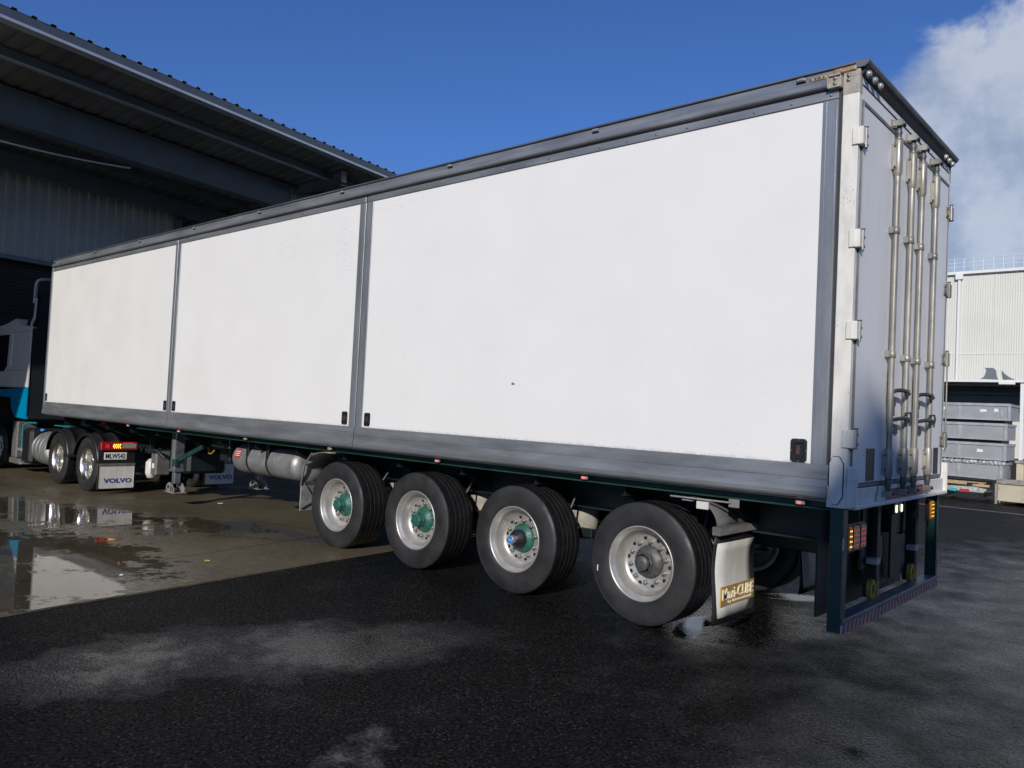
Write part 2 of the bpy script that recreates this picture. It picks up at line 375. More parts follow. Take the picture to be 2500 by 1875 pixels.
def ground_mat(name, kind):
    m = bpy.data.materials.new(name); m.use_nodes = True; nt = m.node_tree; b = nt.nodes['Principled BSDF']
    geo = nd(nt, 'ShaderNodeNewGeometry'); P = geo.outputs['Position']
    sp = nd(nt, 'ShaderNodeSeparateXYZ'); nt.links.new(P, sp.inputs[0]); sx, sy = sp.outputs[0], sp.outputs[1]
    big = noise(nt, P, .55, 5, .55); med = noise(nt, P, 2.3, 5, .6); fine = noise(nt, P, 14, 5, .65)
    if kind == 'asphalt':
        vo = nd(nt, 'ShaderNodeTexVoronoi', i_Scale=52.0); nt.links.new(P, vo.inputs['Vector'])
        vc = nd(nt, 'ShaderNodeSeparateColor', i_0=vo.outputs['Color'])
        grit = noise(nt, P, 75, 5, .7)
        base = mixc(nt, mrange(nt, med, .35, .68), (.013, .013, .0135), (.024, .0235, .023))
        stone = mixc(nt, mrange(nt, vo.outputs['Distance'], .25, .62), base, (.003, .003, .003))
        stone = mixc(nt, mth(nt, 'MULTIPLY', mth(nt, 'GREATER_THAN', vc.outputs[0], .84), mrange(nt, vo.outputs['Distance'], .2, .45, .8, 0)), stone, (.10, .095, .088))
        spk = mth(nt, 'GREATER_THAN', noise(nt, P, 60, 1, .5), .78)
        stone = mixc(nt, mth(nt, 'MULTIPLY', mth(nt, 'MULTIPLY', spk, .7), mrange(nt, med, .42, .62)), stone, (.26, .25, .23))
        pud = mx(nt, ell(nt, sx, sy, -1.30, .38, .13, .46, .28), ell(nt, sx, sy, -1.18, 2.2, .17, .42, -.9))
        w1 = mth(nt, 'ADD', sx, mth(nt, 'MULTIPLY', mth(nt, 'SUBTRACT', noise(nt, P, 1.6, 5, .65), .5), 1.3)); sx0 = sx; sx = w1
        sy0 = sy; sy = mth(nt, 'ADD', sy, mth(nt, 'MULTIPLY', mth(nt, 'SUBTRACT', noise(nt, P, 1.1, 5, .65), .5), 1.6))
        wet0 = mx(nt, ell(nt, sx, sy, -3.25, -3.35, .42, .75, .25), ell(nt, sx, sy, -2.75, -2.15, .50, 1.1, -.5), mth(nt, 'MULTIPLY', ell(nt, sx, sy, -1.25, -2.95, .13, .20, 0), .9),
                  mth(nt, 'MULTIPLY', ell(nt, sx, sy, 4.6, 4.0, 4.8, 8.5, 0), 1.0), mth(nt, 'MULTIPLY', ell(nt, sx, sy, .35, -1.2, .40, .75, .3), .45), mth(nt, 'MULTIPLY', ell(nt, sx, sy, -1.1, .7, .7, 1.1, 0), .8))
        wv = mth(nt, 'ADD', mth(nt, 'MULTIPLY', mth(nt, 'SUBTRACT', big, .5), 1.2), mth(nt, 'MULTIPLY', mth(nt, 'SUBTRACT', med, .5), 1.9))
        wet = mrange(nt, mth(nt, 'ADD', wv, mth(nt, 'MULTIPLY', mth(nt, 'MAXIMUM', wet0, -.9), 1.05)), -.85, 1.15)
        pm = mrange(nt, mth(nt, 'ADD', pud, mth(nt, 'MULTIPLY', mth(nt, 'SUBTRACT', fine, .5), 1.3)), -.3, .65)
        r0 = mth(nt, 'SUBTRACT', .50, mth(nt, 'MULTIPLY', wet, .41))
        rough = mth(nt, 'MULTIPLY', r0, mth(nt, 'SUBTRACT', 1.0, mth(nt, 'MULTIPLY', pm, .82)))
        h = mth(nt, 'ADD', mth(nt, 'MULTIPLY', vo.outputs['Distance'], -.9), mth(nt, 'MULTIPLY', grit, 1.3))
        st = mth(nt, 'MULTIPLY', mth(nt, 'SUBTRACT', 1.0, mth(nt, 'MULTIPLY', wet, .89)), mth(nt, 'SUBTRACT', 1.0, mth(nt, 'MULTIPLY', pm, .9)))
        bn = nd(nt, 'ShaderNodeBump', i_Distance=.020, i_Height=h, i_Strength=st)
        col = mixc(nt, pm, stone, (.006, .006, .006))
        nt.links.new(col, b.inputs['Base Color'])
        pits = mrange(nt, noise(nt, P, 48, 4, .7), .44, .60, 1.0, .12)
        pits = mth(nt, 'ADD', pits, mth(nt, 'MULTIPLY', mth(nt, 'SUBTRACT', 1.0, pits), mth(nt, 'MULTIPLY', pm, .9)))
        sl = mth(nt, 'MULTIPLY', mth(nt, 'ADD', .12, mth(nt, 'MULTIPLY', wet, 1.15)), pits)
        nt.links.new(mth(nt, 'MINIMUM', mth(nt, 'MAXIMUM', sl, mth(nt, 'MULTIPLY', pm, .5)), 1.0), b.inputs['Specular IOR Level'])
    else:
        base = mixc(nt, mrange(nt, big, .3, .7), (.070, .057, .034), (.130, .107, .066))
        base = mixc(nt, mrange(nt, fine, .45, .8), base, (.16, .132, .085))
        stain = noise(nt, P, 1.1, 7, .68)
        base = mixc(nt, mth(nt, 'MULTIPLY', mrange(nt, stain, .52, .68), .55), base, (.045, .038, .028))
        # joints, square to the slab edge
        for (nx, ny, off, per) in ((.17, -.985, 1.72, 4.6), (.985, .171, 11.35, 5.1)):
            d = mth(nt, 'ADD', mth(nt, 'ADD', mth(nt, 'MULTIPLY', sx, nx), mth(nt, 'MULTIPLY', sy, ny)), off+per*20)
            fr = mth(nt, 'ABSOLUTE', mth(nt, 'SUBTRACT', mth(nt, 'MODULO', mth(nt, 'ADD', d, per/2), per), per/2))
            base = mixc(nt, mth(nt, 'SUBTRACT', 1.0, mrange(nt, fr, .006, .016)), base, (.02, .017, .013))
        pud = mx(nt, ell(nt, sx, sy, -5.45, -3.0, .78, 1.0, .2), ell(nt, sx, sy, -7.2, -2.45, 1.7, .8, .1), ell(nt, sx, sy, -10.4, -1.35, 2.6, .75, .16),
                 mth(nt, 'MULTIPLY', ell(nt, sx, sy, -8.0, -.4, 1.6, .5, .3), .6))
        field = mth(nt, 'ADD', mth(nt, 'MULTIPLY', mth(nt, 'MAXIMUM', pud, -1.2), .55), mth(nt, 'ADD', mth(nt, 'MULTIPLY', mth(nt, 'SUBTRACT', med, .5), 2.6), mth(nt, 'MULTIPLY', mth(nt, 'SUBTRACT', fine, .5), 1.2)))
        pm = mrange(nt, field, -.05, .22)
        damp = mrange(nt, field, -.7, .1)
        r0 = mth(nt, 'SUBTRACT', .48, mth(nt, 'MULTIPLY', damp, .22))
        rough = mth(nt, 'MULTIPLY', r0, mth(nt, 'SUBTRACT', 1.0, mth(nt, 'MULTIPLY', pm, .93)))
        st = mth(nt, 'MULTIPLY', .30, mth(nt, 'SUBTRACT', 1.0, mth(nt, 'MULTIPLY', pm, .985)))
        h = mth(nt, 'ADD', noise(nt, P, 90, 4, .6), mth(nt, 'MULTIPLY', fine, .4))
        bn = nd(nt, 'ShaderNodeBump', i_Distance=.005, i_Height=h, i_Strength=st)
        col = mixc(nt, mth(nt, 'MULTIPLY', pm, .45), base, (.035, .028, .018))
        nt.links.new(col, b.inputs['Base Color'])
        nt.links.new(mth(nt, 'ADD', .16, mth(nt, 'MULTIPLY', damp, .44)), b.inputs['Specular IOR Level'])
    nt.links.new(rough, b.inputs['Roughness']); nt.links.new(bn.outputs[0], b.inputs['Normal'])
    return m
M['asphalt'] = ground_mat('wet_asphalt', 'asphalt'); M['concrete'] = ground_mat('wet_concrete', 'concrete')
xs = [-900, -300, -100, -50, -30, -16]+[-12.6+.25*i for i in range(29)]+[-5, 0, 5, 20, 60, 300, 900]
g = MB('asphalt'); g.sheet([[(x, y, gz(x)) for x in xs] for y in (-900, -100, -30, 0, 30, 100, 1500)])
tag(g.build('asphalt_yard'), 'dark wet coarse asphalt yard under the trailer', None, None, 'structure')
def xe(y): return -4.83-.117*(y+2.61)
g = MB('concrete'); rows = []
for j in range(0, 91):
    y = -45+j; rowx = [-40, -30, -20, -16]+[-12.8+.3*i for i in range(22)]
    rowx = [x for x in rowx if x < xe(y)-.2]+[xe(y)-.12, xe(y)-.02+.012*math.sin(j*3.7)]
    while len(rowx) < 28: rowx.insert(-1, rowx[-2]+(rowx[-1]-rowx[-2])*.5)
    rows.append([(x, y, gz(x)+.014) for x in rowx[:28-1]+[rowx[-1]]]+[(rowx[-1]+.006, y, gz(rowx[-1])-.01)])
g.sheet(rows)
for i in range(len(g.sm)): g.sm[i] = False
tag(g.build('concrete_apron'), 'wet brown concrete apron with puddles', None, None, 'structure')
M['line'] = mat('worn_white_line', (.33, .33, .31), .5, 0, .4, 6)
g = MB('line'); g.box(-60, 40, 14.25, 14.40, -.13, .004)
g = MB('line'); g.sheet([[(x, y+.02*x, gz(x)+.004) for x in (-4, -2, 0, 2, 4, 8, 20)] for y in (14.28, 14.40)])
tag(g.build('painted_line'), 'worn pale line painted across the asphalt', None, None, 'structure')
g = MB('line')
for (xa, ya, xb, yb) in ((-.08, 2.37, .07, 2.53), (.16, 2.66, .25, 2.77)):
    d = Vector((xb-xa, yb-ya, 0)); p = Vector((-d.y, d.x, 0)).normalized()*.006; A = Vector((xa, ya, .004)); B = A+d
    g.add([A-p*.4, B-p*.4, B+p*.5, A+d*.5+p, A+p*.6], [(0, 1, 2, 3, 4)])
tag(g.build('paint_scratch'), 'thin white paint scratches on the asphalt', None, None, 'structure')
# ------------------------------------------------------------------ trailer
H = 4.17; L = 15.2; W = 2.5
tr = thing('semi_trailer', (-7.6, 1.25, 0), 'long white box semi-trailer with grey frames and green chassis on four axles', 'semi-trailer')
SEAM = [-15.2, -9.91, -5.36, -.125]
# body core and the three side panels
b = MB('grp'); b.box(-15.16, -.05, .05, W-.05, 1.16, 4.14); b.build('box_body', tr)
for x0, x1 in ((-15.14, -9.998), (-9.822, -5.478), (-5.242, -.24)):
    b = MB('grp'); b.box(x0, x1, .006, .052, 1.40, 3.955, .003); b.build('side_panel', tr)
    b = MB('grp'); b.box(x0, x1, W-.052, W-.006, 1.40, 3.955); b.build('side_panel', tr)
# vertical frames beside each seam
for sx_, hw in ((-9.91, .086), (-5.36, .120)):
    for s in (-1, 1):
        b = MB('aluv'); xa, xb = sx_+s*.010, sx_+s*hw
        b.box(xa, xb, -.002, .05, 1.41, 3.955, .004)
        b.box(sx_+s*hw*.42, sx_+s*hw*.50, -.006, -.0015, 1.42, 3.95)
        b.build('frame_upright', tr)
    b = MB('seal'); b.box(sx_-.011, sx_+.011, .018, .05, 1.2, 4.14); b.build('seam_seal', tr)
b = MB('aluv'); b.box(-.243, -.135, -.002, .05, 1.41, 3.955, .004); b.box(-.225, -.215, -.006, -.0015, 1.42, 3.95); b.box(-.150, -.143, -.007, -.0015, 1.42, 3.95)
b.build('frame_upright', tr)
b = MB('seal'); b.box(-.136, -.108, .018, .05, 1.15, 4.12); b.build('seam_seal', tr)
b = MB('aluv'); b.box(-15.215, -15.135, -.006, .05, 1.19, 4.165, .004); b.build('frame_upright', tr)
# top rails: rivet strip, ledge, rounded gutter rail
for x0, x1 in ((-15.13, -9.925), (-9.895, -5.375), (-5.345, -.135)):
    b = MB('alu')
    b.box(x0, x1, -.006, .05, 3.955, 4.02, .004)
    b.prism([(.02, 4.034), (.0, 4.036), (-.030, 4.042), (-.036, 4.052), (-.036, 4.086), (-.030, 4.096), (-.006, 4.102), (-.006, 4.160), (.02, 4.162)], 'x', x0-.012, x1+.012)
    b.use('nut')
    n = int((x1-x0)/.27)
    for k in range(n):
        x = x0+.1+k*(x1-x0-.15)/(n-1)
        b.lathe([(.011, 0), (.009, -.005), (.005, -.0075), (.0, -.008)], (x, -.006, 3.985), 'y', 8)
    b.build('top_rail', tr)
# roof with lip
b = MB('alud'); b.prism([(.02, 4.163), (-.012, 4.163), (-.024, 4.166), (-.024, 4.178), (.03, 4.192), (.3, 4.20), (W-.3, 4.20), (W-.03, 4.192), (W+.006, 4.175), (W+.012, 4.124), (W-.02, 4.122)], 'x', -15.21, -.02)
b.build('roof', tr)
# bottom rails with long mouldings and a rounded foot
for x0, x1 in ((-15.2, -9.918), (-9.902, -5.368), (-5.352, -.118)):
    b = MB('alu')
    pr = [(.05, 1.415), (.002, 1.415), (-.004, 1.408), (-.004, 1.375), (-.010, 1.372), (-.010, 1.318), (-.0065, 1.314), (-.010, 1.310), (-.014, 1.262), (-.020, 1.258), (-.024, 1.225), (-.020, 1.196), (-.008, 1.180), (.012, 1.172), (.05, 1.172)]
    b.prism(pr, 'x', x0, x1); b.build('bottom_rail', tr)
# recessed latches with rivets
def latch(cx, cz, w, h, stain=False):
    b = MB('black')
    y = .006
    def rr(w, h, r, n=5):
        p = []
        for (sx_, sz_, a0) in ((1, 1, 0), (-1, 1, PI/2), (-1, -1, PI), (1, -1, 1.5*PI)):
            for k in range(n): a = a0+PI/2*k/(n-1); p.append((cx+sx_*(w/2-r)+r*math.cos(a), cz+sz_*(h/2-r)+r*math.sin(a)))
        return p
    loops = [(rr(w, h, .022), y), (rr(w, h, .022), y-.004), (rr(w*.74, h*.74, .014), y-.005), (rr(w*.70, h*.70, .012), y-.0095), (rr(w*.60, h*.62, .01), y-.009), (rr(w*.52, h*.55, .008), y-.001)]
    vs = []; n = len(loops[0][0])
    for lp, yy in loops: vs += [(p[0], yy, p[1]) for p in lp]
    fs = [(i*n+k, i*n+(k+1) % n, (i+1)*n+(k+1) % n, (i+1)*n+k) for i in range(5) for k in range(n)]+[[5*n+k for k in range(n)]]
    b.add(vs, fs)
    b.use('clear')
    for dx in (-.43, 0, .43):
        for dz in (-.45, 0, .45):
            if dx or dz: b.lathe([(.0038, 0), (.003, -.0025), (0, -.003)], (cx+dx*w, y-.004, cz+dz*h), 'y', 6)
    b.use('handle'); b.box(cx-w*.14, cx+w*.10, y-.008, y-.002, cz-h*.22, cz+h*.22, .002)
    b.use('maroon'); b.box(cx-w*.11, cx+w*.02, y-.0095, y-.0079, cz-h*.15, cz+h*.14)
    if stain:
        b.use('galvd'); b.add([(cx-.02, .0045, cz-h/2), (cx+.02, .0045, cz-h/2), (cx+.085, .0045, 1.415), (cx-.075, .0045, 1.415)], [(0, 1, 2, 3)])
    b.build('door_latch', tr)
latch(-.33, 1.50, .118, .165, True)
for x in (-5.565, -5.155, -9.875+.13-.015, -10.05, -15.09): latch(x, 1.505, .105, .15)
M['dirtp'] = mat('grimy_post_top', (.40, .37, .32), .55, 0, .3, 14, .1, 50, ((.13, .09, .06), .55, .8))
# rear frame: white corner posts
for far in (0, 1):
    b = MB('whitep')
    y0, y1 = (0, .055) if not far else (W-.055, W)
    b.box(-.108, .004, y0-.002*(1-far), y1+.002*far, 1.27, 4.0, .005)
    b.use('dirtp'); b.box(-.108, .006, y0-.004*(1-far), y1+.004*far, 3.965, 4.135, .004)
    if not far:
        b.use('galvd'); random.seed(11)
        for k in range(16):
            px_, pz_ = random.uniform(-.10, -.004), random.choice([3.25, 3.32, 3.05, 2.98, 3.2, 2.4, 1.95])+random.uniform(-.05, .05); q_ = random.uniform(.002, .005)
            b.box(px_, px_+q_, -.0028, -.0019, pz_, pz_+q_*random.uniform(1, 3))
    b.build('corner_post', tr)
# cast corner bracket with bolts at the top near corner
b = MB('dirtp')
b.box(-.20, -.112, -.040, .02, 4.02, 4.112, .006); b.box(-.20, -.112, -.056, -.039, 4.100, 4.112, .003); b.box(-.20, -.192, -.056, -.039, 4.025, 4.11); b.box(-.20, -.112, -.050, -.039, 4.02, 4.03)
b.use('galv')
for (x, z) in ((-.15, 4.085), (-.15, 4.05), (-.07, 4.10), (-.07, 4.068)):
    b.lathe([(.014, -.004), (.014, -.010), (.006, -.011), (.0, -.016)], (x, -.036 if x < -.1 else .0, z), 'y', 8)
b.build('corner_bracket', tr)
b = MB(mat('rust_streaked_cap', (.42, .30, .19), .6, 0, .5, 30, .3, 60, ((.10, .05, .03), .5, .9)))
b.box(-.175, -.015, -.016, .03, 4.125, 4.160, .006); b.box(-.34, -.18, -.014, .0, 4.112, 4.138, .004)
b.use('seal')
for k in range(5): b.lathe([(.008, 0), (.004, -.002), (0, -.002)], (-.33+.030*k, -.014, 4.125), 'y', 8)
b.build('rusty_cap', tr)
# octagonal plate and the guard block at the foot of the near post
b = MB('whitep'); b.box(-.125, .006, -.006, .05, 1.13, 1.275, .004)
b.prism([(-.105, 1.21), (-.105, 1.43), (-.085, 1.475), (-.045, 1.475), (-.018, 1.43), (-.018, 1.21), (-.050, 1.155), (-.080, 1.155)], 'y', -.018, -.002)
b.use('seal'); ring = [(-.105, 1.21), (-.105, 1.43), (-.085, 1.475), (-.045, 1.475), (-.018, 1.43), (-.018, 1.21), (-.050, 1.155), (-.080, 1.155)]
b.tube([(p[0], -.008, p[1]) for p in ring+[ring[0]]], .0055, 6)
b.use('whitep')
b.box(.0, .052, -.010, .085, 1.13, 1.415, .012); b.box(-.002, .058, -.014, .09, 1.325, 1.332)
b.build('corner_guard', tr)
b = MB('whitep'); b.box(-.10, .052, W-.02, W+.012, 1.13, 1.40, .01); b.build('corner_guard', tr)
# header above the doors
b = MB('door'); b.box(-.04, .002, .056, W-.056, 3.935, 4.135, .003)
b.use('seal'); b.box(.0025, .007, .06, W-.06, 4.036, 4.044)
b.use('clear')
for k in range(14): b.lathe([(.005, 0), (.003, .003), (0, .004)], (.003, .12+.174*k, 4.062), 'x', 6)
b.build('rear_header', tr)
b = MB('alud'); b.prism([(-.04, 4.137), (.035, 4.137), (.055, 4.150), (.066, 4.168), (.066, 4.180), (.055, 4.182), (.04, 4.178), (-.04, 4.190)], 'y', -.014, W+.014)
b.use('seal'); b.prism([(.0, 4.095), (.012, 4.095), (.04, 4.137), (.0, 4.137)], 'y', .02, W-.02)
b.build('roof_cap', tr)
for y in (.07, .20, .32, 2.17, 2.29, 2.41):
    b = MB('black'); b.lathe([(.018, .01), (.026, .018), (.026, .03)], (0, y, 4.108), 'x', 14)
    b.use('clear'); b.lathe([(.025, .03), (.024, .045), (.016, .056), (.0, .060)], (0, y, 4.108), 'x', 14)
    b.build('clearance_lamp', tr)
# doors
for far in (0, 1):
    y0, y1 = (.085, 1.245) if not far else (1.255, W-.085)
    d = MB('door'); d.box(-.04, .010, y0, y1, 1.295, 3.90, .004)
    dob = d.build('rear_door', tr)
    s_ = MB('sealg')
    yo = y0 if not far else y1; sg = -1 if not far else 1
    s_.box(-.03, .012, yo+sg*.003, yo+sg*.026, 1.28, 3.93, .002)
    s_.box(-.03, .014, y0-.02, y1+.004*(1-far), 3.902, 3.932, .003); s_.box(-.03, .014, y0-.02*(1-far), y1, 1.268, 1.292, .003)
    s_.use('aluv'); s_.box(.0, .016, yo+sg*.012, yo+sg*.017, 1.30, 3.92)
    s_.build('door_seal', dob)
    for z in (3.665, 2.96, 2.335, 1.60):
        hb = MB('whitep' if not far else 'galv')
        e = 0 if not far else W; q = 1 if not far else -1
        hb.box(.004, .040, e-q*.010, e+q*.052, z-.062, z+.062, .005)                # frame knuckle block
        hb.box(-.030, .012, e-q*.016, e-q*.003, z-.06, z+.06, .003)
        hb.use('galv'); hb.tube([(.034, e+q*.066, z-.068), (.034, e+q*.066, z+.068)], .012, 10)
        hb.box(.010, .018, e+q*.06, e+q*.155, z-.05, z+.04, .002)
        hb.box(.015, .030, e+q*.06, e+q*.075, z-.05, z+.05, .002)
        hb.use('galvd')
        for dz in (-.035, .028): hb.lathe([(.012, .018), (.012, .030), (0, .032)], (0, e+q*.125, z+dz), 'x', 6)
        hb.lathe([(0, .0), (.015, .0), (.015, .008), (0, .008)], (.034, e+q*.066, z+.068), 'z', 10)
        hb.build('hinge', dob)
    pt = MB('ink'); ya, yb = ((.365, .545) if not far else (2.16, 2.31))
    pt.box(.010, .0135, ya, yb, 1.305, 1.535, .001); pt.build('black_patch', dob)
b = MB('seal'); b.box(-.02, .013, 1.243, 1.257, 1.29, 3.90); b.build('door_gap_seal', tr)
for (y0, y1) in ((2.425, 2.44),):
    b = MB('galv'); b.tube([(.036, W-.055, 1.50), (.036, W-.055, 2.27)], .007, 8); b.build('hinge_rod', tr)
# locking bars
for i, y in enumerate((.755, 1.135, 1.42, 1.84)):
    x = .048
    r = MB('galv'); r.tube([(x, y, 1.33), (x, y, 3.86)], .0215, 16); ro = r.build('lock_rod', tr, (x, y, 1.2))
    for (z0, z1) in ((3.60, 3.83), (1.345, 1.52)):
        k = MB('galv')
        k.lathe([(.0225, z0-.03), (.032, z0), (.032, z1), (.024, z1+.02)], (x, y, 0), 'z', 14)
        k.box(.010, .050, y-.038, y+.020, z0+.02, z1-.02, .004)
        k.use('galvd')
        for zz in (z0+.035, z1-.035): k.lathe([(.0, .0), (.009, .0), (.009, .012), (0, .013)][::-1], (.030, y-.040, zz), 'x', 6)
        k.build('rod_sleeve', ro)
    for z in (3.16, 2.235):
        k = MB('galv')
        k.lathe([(.0225, z-.028), (.028, z-.026), (.028, z+.026), (.0225, z+.028)], (x, y, 0), 'z', 14)
        k.box(.010, x, y-.052, y-.018, z-.025, z+.025, .004)
        k.use('galvd'); k.lathe([(0, .014), (.007, .014), (.007, .034), (0, .036)], (.012, y-.042, z), 'x', 6)
        k.build('rod_clamp', ro)
    for z, s in ((3.965, 1), (1.20, -1)):
        c = MB('galvd')
        c.lathe([(.024, 3.85), (.020, 3.86), (.020, 3.885), (.026, 3.90), (.020, 3.915), (.018, 3.95)] if s > 0 else [(.024, 1.315), (.020, 1.30), (.026, 1.275), (.018, 1.24), (.018, 1.205)], (x, y, 0), 'z', 12)
        c.use('galv')
        c.box(.004, .012, y-.05, y+.05, z-.035, z+.035, .003)
        c.box(.010, .085, y-.046, y-.030, z-.024, z+.024, .004); c.box(.010, .060, y+.032, y+.044, z-.022, z+.022, .004)
        c.use('galvd')
        c.tube([(x, y, z-.01), (x+.012, y+.012, z+.006), (x+.030, y+.034, z+.006), (x+.024, y+.055, z-.004)], .011, 8)
        c.tube([(x, y-.002, z), (x+.008, y-.034, z+.004)], .012, 8)
        c.build('locking_cam', ro)
# handles between the bars
for (ya, yb) in ((.755, 1.135), (1.42, 1.84)):
    for (z, fl) in ((1.97, 0), (1.76, 1)):
        hb = MB('handle')
        s = 1; m_ = ya+.055 if not fl else ya+.12
        hb.box(.012, .030, m_-.030, m_+.022, z-.055, z+.065, .004)
        hb.prism([(m_-.012, z+.02), (m_+.022, z+.02), (m_+.015, z+.09), (m_+.04, z+.125), (m_+.012, z+.155), (m_-.012, z+.13)], 'x', .022, .040)
        tgt = yb-.035 if not fl else yb-.02
        hb.tube([(.040, ya if fl else m_, z-.02), (.066, m_+.02, z+.0), (.082, (m_+tgt)/2, z+.008), (.084, tgt, z-.012)], [.012, .015, .016, .013], 8)
        hb.box(.074, .092, tgt-.10, tgt-.01, z-.030, z+.018, .005)
        hb.prism([(m_-.03, z-.05), (m_+.02, z-.03), (m_+.10, z-.05), (m_+.17, z-.075), (m_+.165, z-.115), (m_+.10, z-.115), (m_+.03, z-.085), (m_-.01, z-.13)], 'x', .014, .024)
        if fl:
            hb.tube([(.062, yb-.06, z+.045), (.095, yb-.035, z+.052), (.099, yb-.02, z+.02), (.090, yb-.03, z-.05)], .008, 6)
        hb.build('door_handle', tr)
# rear sill with red notice
b = MB('whitep')
b.box(-.06, .022, .05, W-.02, 1.150, 1.262, .004); b.box(-.06, .050, .055, W+.010, 1.122, 1.152, .005)
sill = b.build('rear_sill', tr)
b = MB('redplate'); b.box(.022, .0255, .80, 1.80, 1.152, 1.232, .001); b.use('stripw')
put_text(b, 'WE CARE ABOUT OPEN LOCKS', (.0262, 1.31, 1.192), (0, 1, 0), (0, 0, 1), .88, .042, .001)
b.build('notice_plate', sill)
b = MB('seal'); b.tube([(.026, .595, 1.262), (.027, .60, 1.235), (.027, .565, 1.20), (.028, .55, 1.17), (.03, .556, 1.15)], .003, 5); b.build('loose_wire', tr)
# ---- under-run bumper
b = MB('green'); b.box(-.098, -.010, .004, .020, .295, 1.125, .003); b.box(-.018, -.010, .02, .10, .38, 1.12, .002); b.box(-.098, -.09, .02, .07, .38, 1.12)
b.use('flapw'); b.box(-.004, -.0095, .006, .016, .85, .93); b.build('bumper_post', tr)
b = MB('green'); b.box(-.098, -.010, W-.020, W-.004, .295, 1.125, .003); b.box(-.016, -.009, W-.06, W-.02, .38, 1.12, .002); b.box(-.098, -.09, W-.07, W-.02, .38, 1.12); b.build('bumper_post', tr)
bar = MB('alud'); bar.box(-.10, .004, .021, W-.021, .355, .385, .003); bar.box(-.10, -.008, .02, W-.02, .295, .354); bo = bar.build('bumper_bar', tr)
st = MB('stripw')
st.box(-.0075, .001, .004, W-.004, .290, .352)
st.use('stripr')
n = 30; pitch = (W-.03)/n
for k in range(n):
    y = .015+k*pitch; sh = pitch*.62*(1 if k < n/2 else -1); a = y+(0 if sh > 0 else -sh*.6)
    st.prism([(a, .2905), (a+pitch*.55, .2905), (a+pitch*.55+sh*.6, .3515), (a+sh*.6, .3515)], 'x', .001, .0028)
st.build('reflective_strip', bo)
for y in (1.02, 2.08):
    b = MB('dgreen'); b.box(-.13, -.09, y, y+.075, .36, 1.11, .003); b.box(-.20, -.13, y+.03, y+.045, .36, 1.11)
    b.use('steel'); b.box(-.14, -.06, y-.10, y-.005, .64, .685, .004)
    up_ = b.build('bumper_upright', tr)
    h_ = MB('yellow')
    P_ = [(y-.075+.055*math.cos(t), .44+.062*math.sin(t)) for t in [PI*(-.25+1.5*k/12) for k in range(13)]]
    outer = [(y-.03, .375), (y-.12, .375), (y-.135, .44), (y-.115, .50), (y-.07, .525), (y-.03, .52)]
    n_ = 24; vs = []; fs = []
    for xx in (-.12, -.085):
        for (R1, R2) in ((.030, .044), (.062, .082)):
            for k in range(n_): t = 2*PI*k/n_; vs.append((xx, y-.075+R1*math.cos(t), .445+R2*math.sin(t)))
    for k in range(n_):
        k2 = (k+1) % n_
        fs += [(k, k2, n_+k2, n_+k), (2*n_+k, 3*n_+k, 3*n_+k2, 2*n_+k2), (n_+k, n_+k2, 3*n_+k2, 3*n_+k), (k, 2*n_+k, 2*n_+k2, k2)]
    h_.add(vs, fs); h_.box(-.088, -.083, y+.005, y+.05, .385, .505)
    h_.build('tow_eye', up_)
# centre flap and H sign plate under the tail
b = MB('guard'); b.sheet([[(-.22+.03*math.sin(z*6), y+(.02*math.sin(z*9) if y > 1.4 else 0), z) for y in (1.12, 1.3, 1.48, 1.62)] for z in (.40, .55, .7, .85, 1.0, 1.08)])
cf = b.build('centre_flap', tr, solid=.01)
b = MB(mat('cream_sign', (.42, .40, .26), .5)); b.box(-.185, -.178, 1.27, 1.44, .62, .80)
b.use('ink'); b.box(-.178, -.1755, 1.30, 1.315, .635, .785); b.box(-.178, -.1755, 1.395, 1.41, .635, .785); b.box(-.178, -.1750, 1.315, 1.395, .70, .715)
for (a, c_, d, e) in ((1.27, 1.44, .62, .626), (1.27, 1.44, .794, .80), (1.27, 1.276, .626, .794), (1.434, 1.44, .626, .794)): b.box(-.178, -.1755, a, c_, d, e)
b.build('letter_plate', cf)
b = MB('black'); b.prism([(.84, .60), (.86, 1.10), (1.12, 1.11), (1.14, .74), (1.08, .58), (.98, .66), (.93, .61)], 'x', -.17, -.15); b.build('torn_flap', tr)
b = MB('dgreen'); b.box(-.16, -.14, 1.55, 1.95, .45, 1.11); b.build('tail_bracket', tr)
b = MB('dgreen'); b.box(-.315, -.30, .36, 2.45, .29, 1.10); b.build('tail_closing_plate', tr)
# rear lamps
for far in (0, 1):
    segs = [(.115, .185, 'amb'), (.20, .335, 'red'), (.35, .475, 'red')] if not far else [(2.21, 2.315, 'amb')]
    z0, z1 = (.83, 1.0) if not far else (.90, 1.06)
    b = MB('black'); b.box(-.05, -.022, segs[0][0]-.012, segs[-1][1]+.012, z0-.015, z1+.015, .004)
    lo = b.build('tail_lamp', tr)
    for (a, c_, k) in segs:
        b = MB('amblens' if k == 'amb' else 'redlens'); b.box(-.022, -.002, a, c_, z0, z1, .008)
        b.use('ambled' if k == 'amb' else 'redled')
        nc = 2 if (c_-a) < .09 else 4
        for i in range(nc):
            for j in range(4):
                rad = (.0055 if k == 'amb' and not far else .0032)
                b.lathe([(rad, 0), (rad*.6, .003), (0, .0035)], (-.002, a+(c_-a)*(i+.8)/(nc+.6), z0+(z1-z0)*(j+.9)/4.8), 'x', 6)
        b.build('lens', lo)
b = MB('black'); b.box(-.10, -.02, 1.19, 1.40, 1.01, 1.115, .006); pl = b.build('plate_lamp_holder', tr)
for y in (1.225, 1.365):
    b = MB('whtled'); b.box(-.02, -.010, y-.012, y+.012, 1.025, 1.085, .005); b.build('plate_lamp', pl)
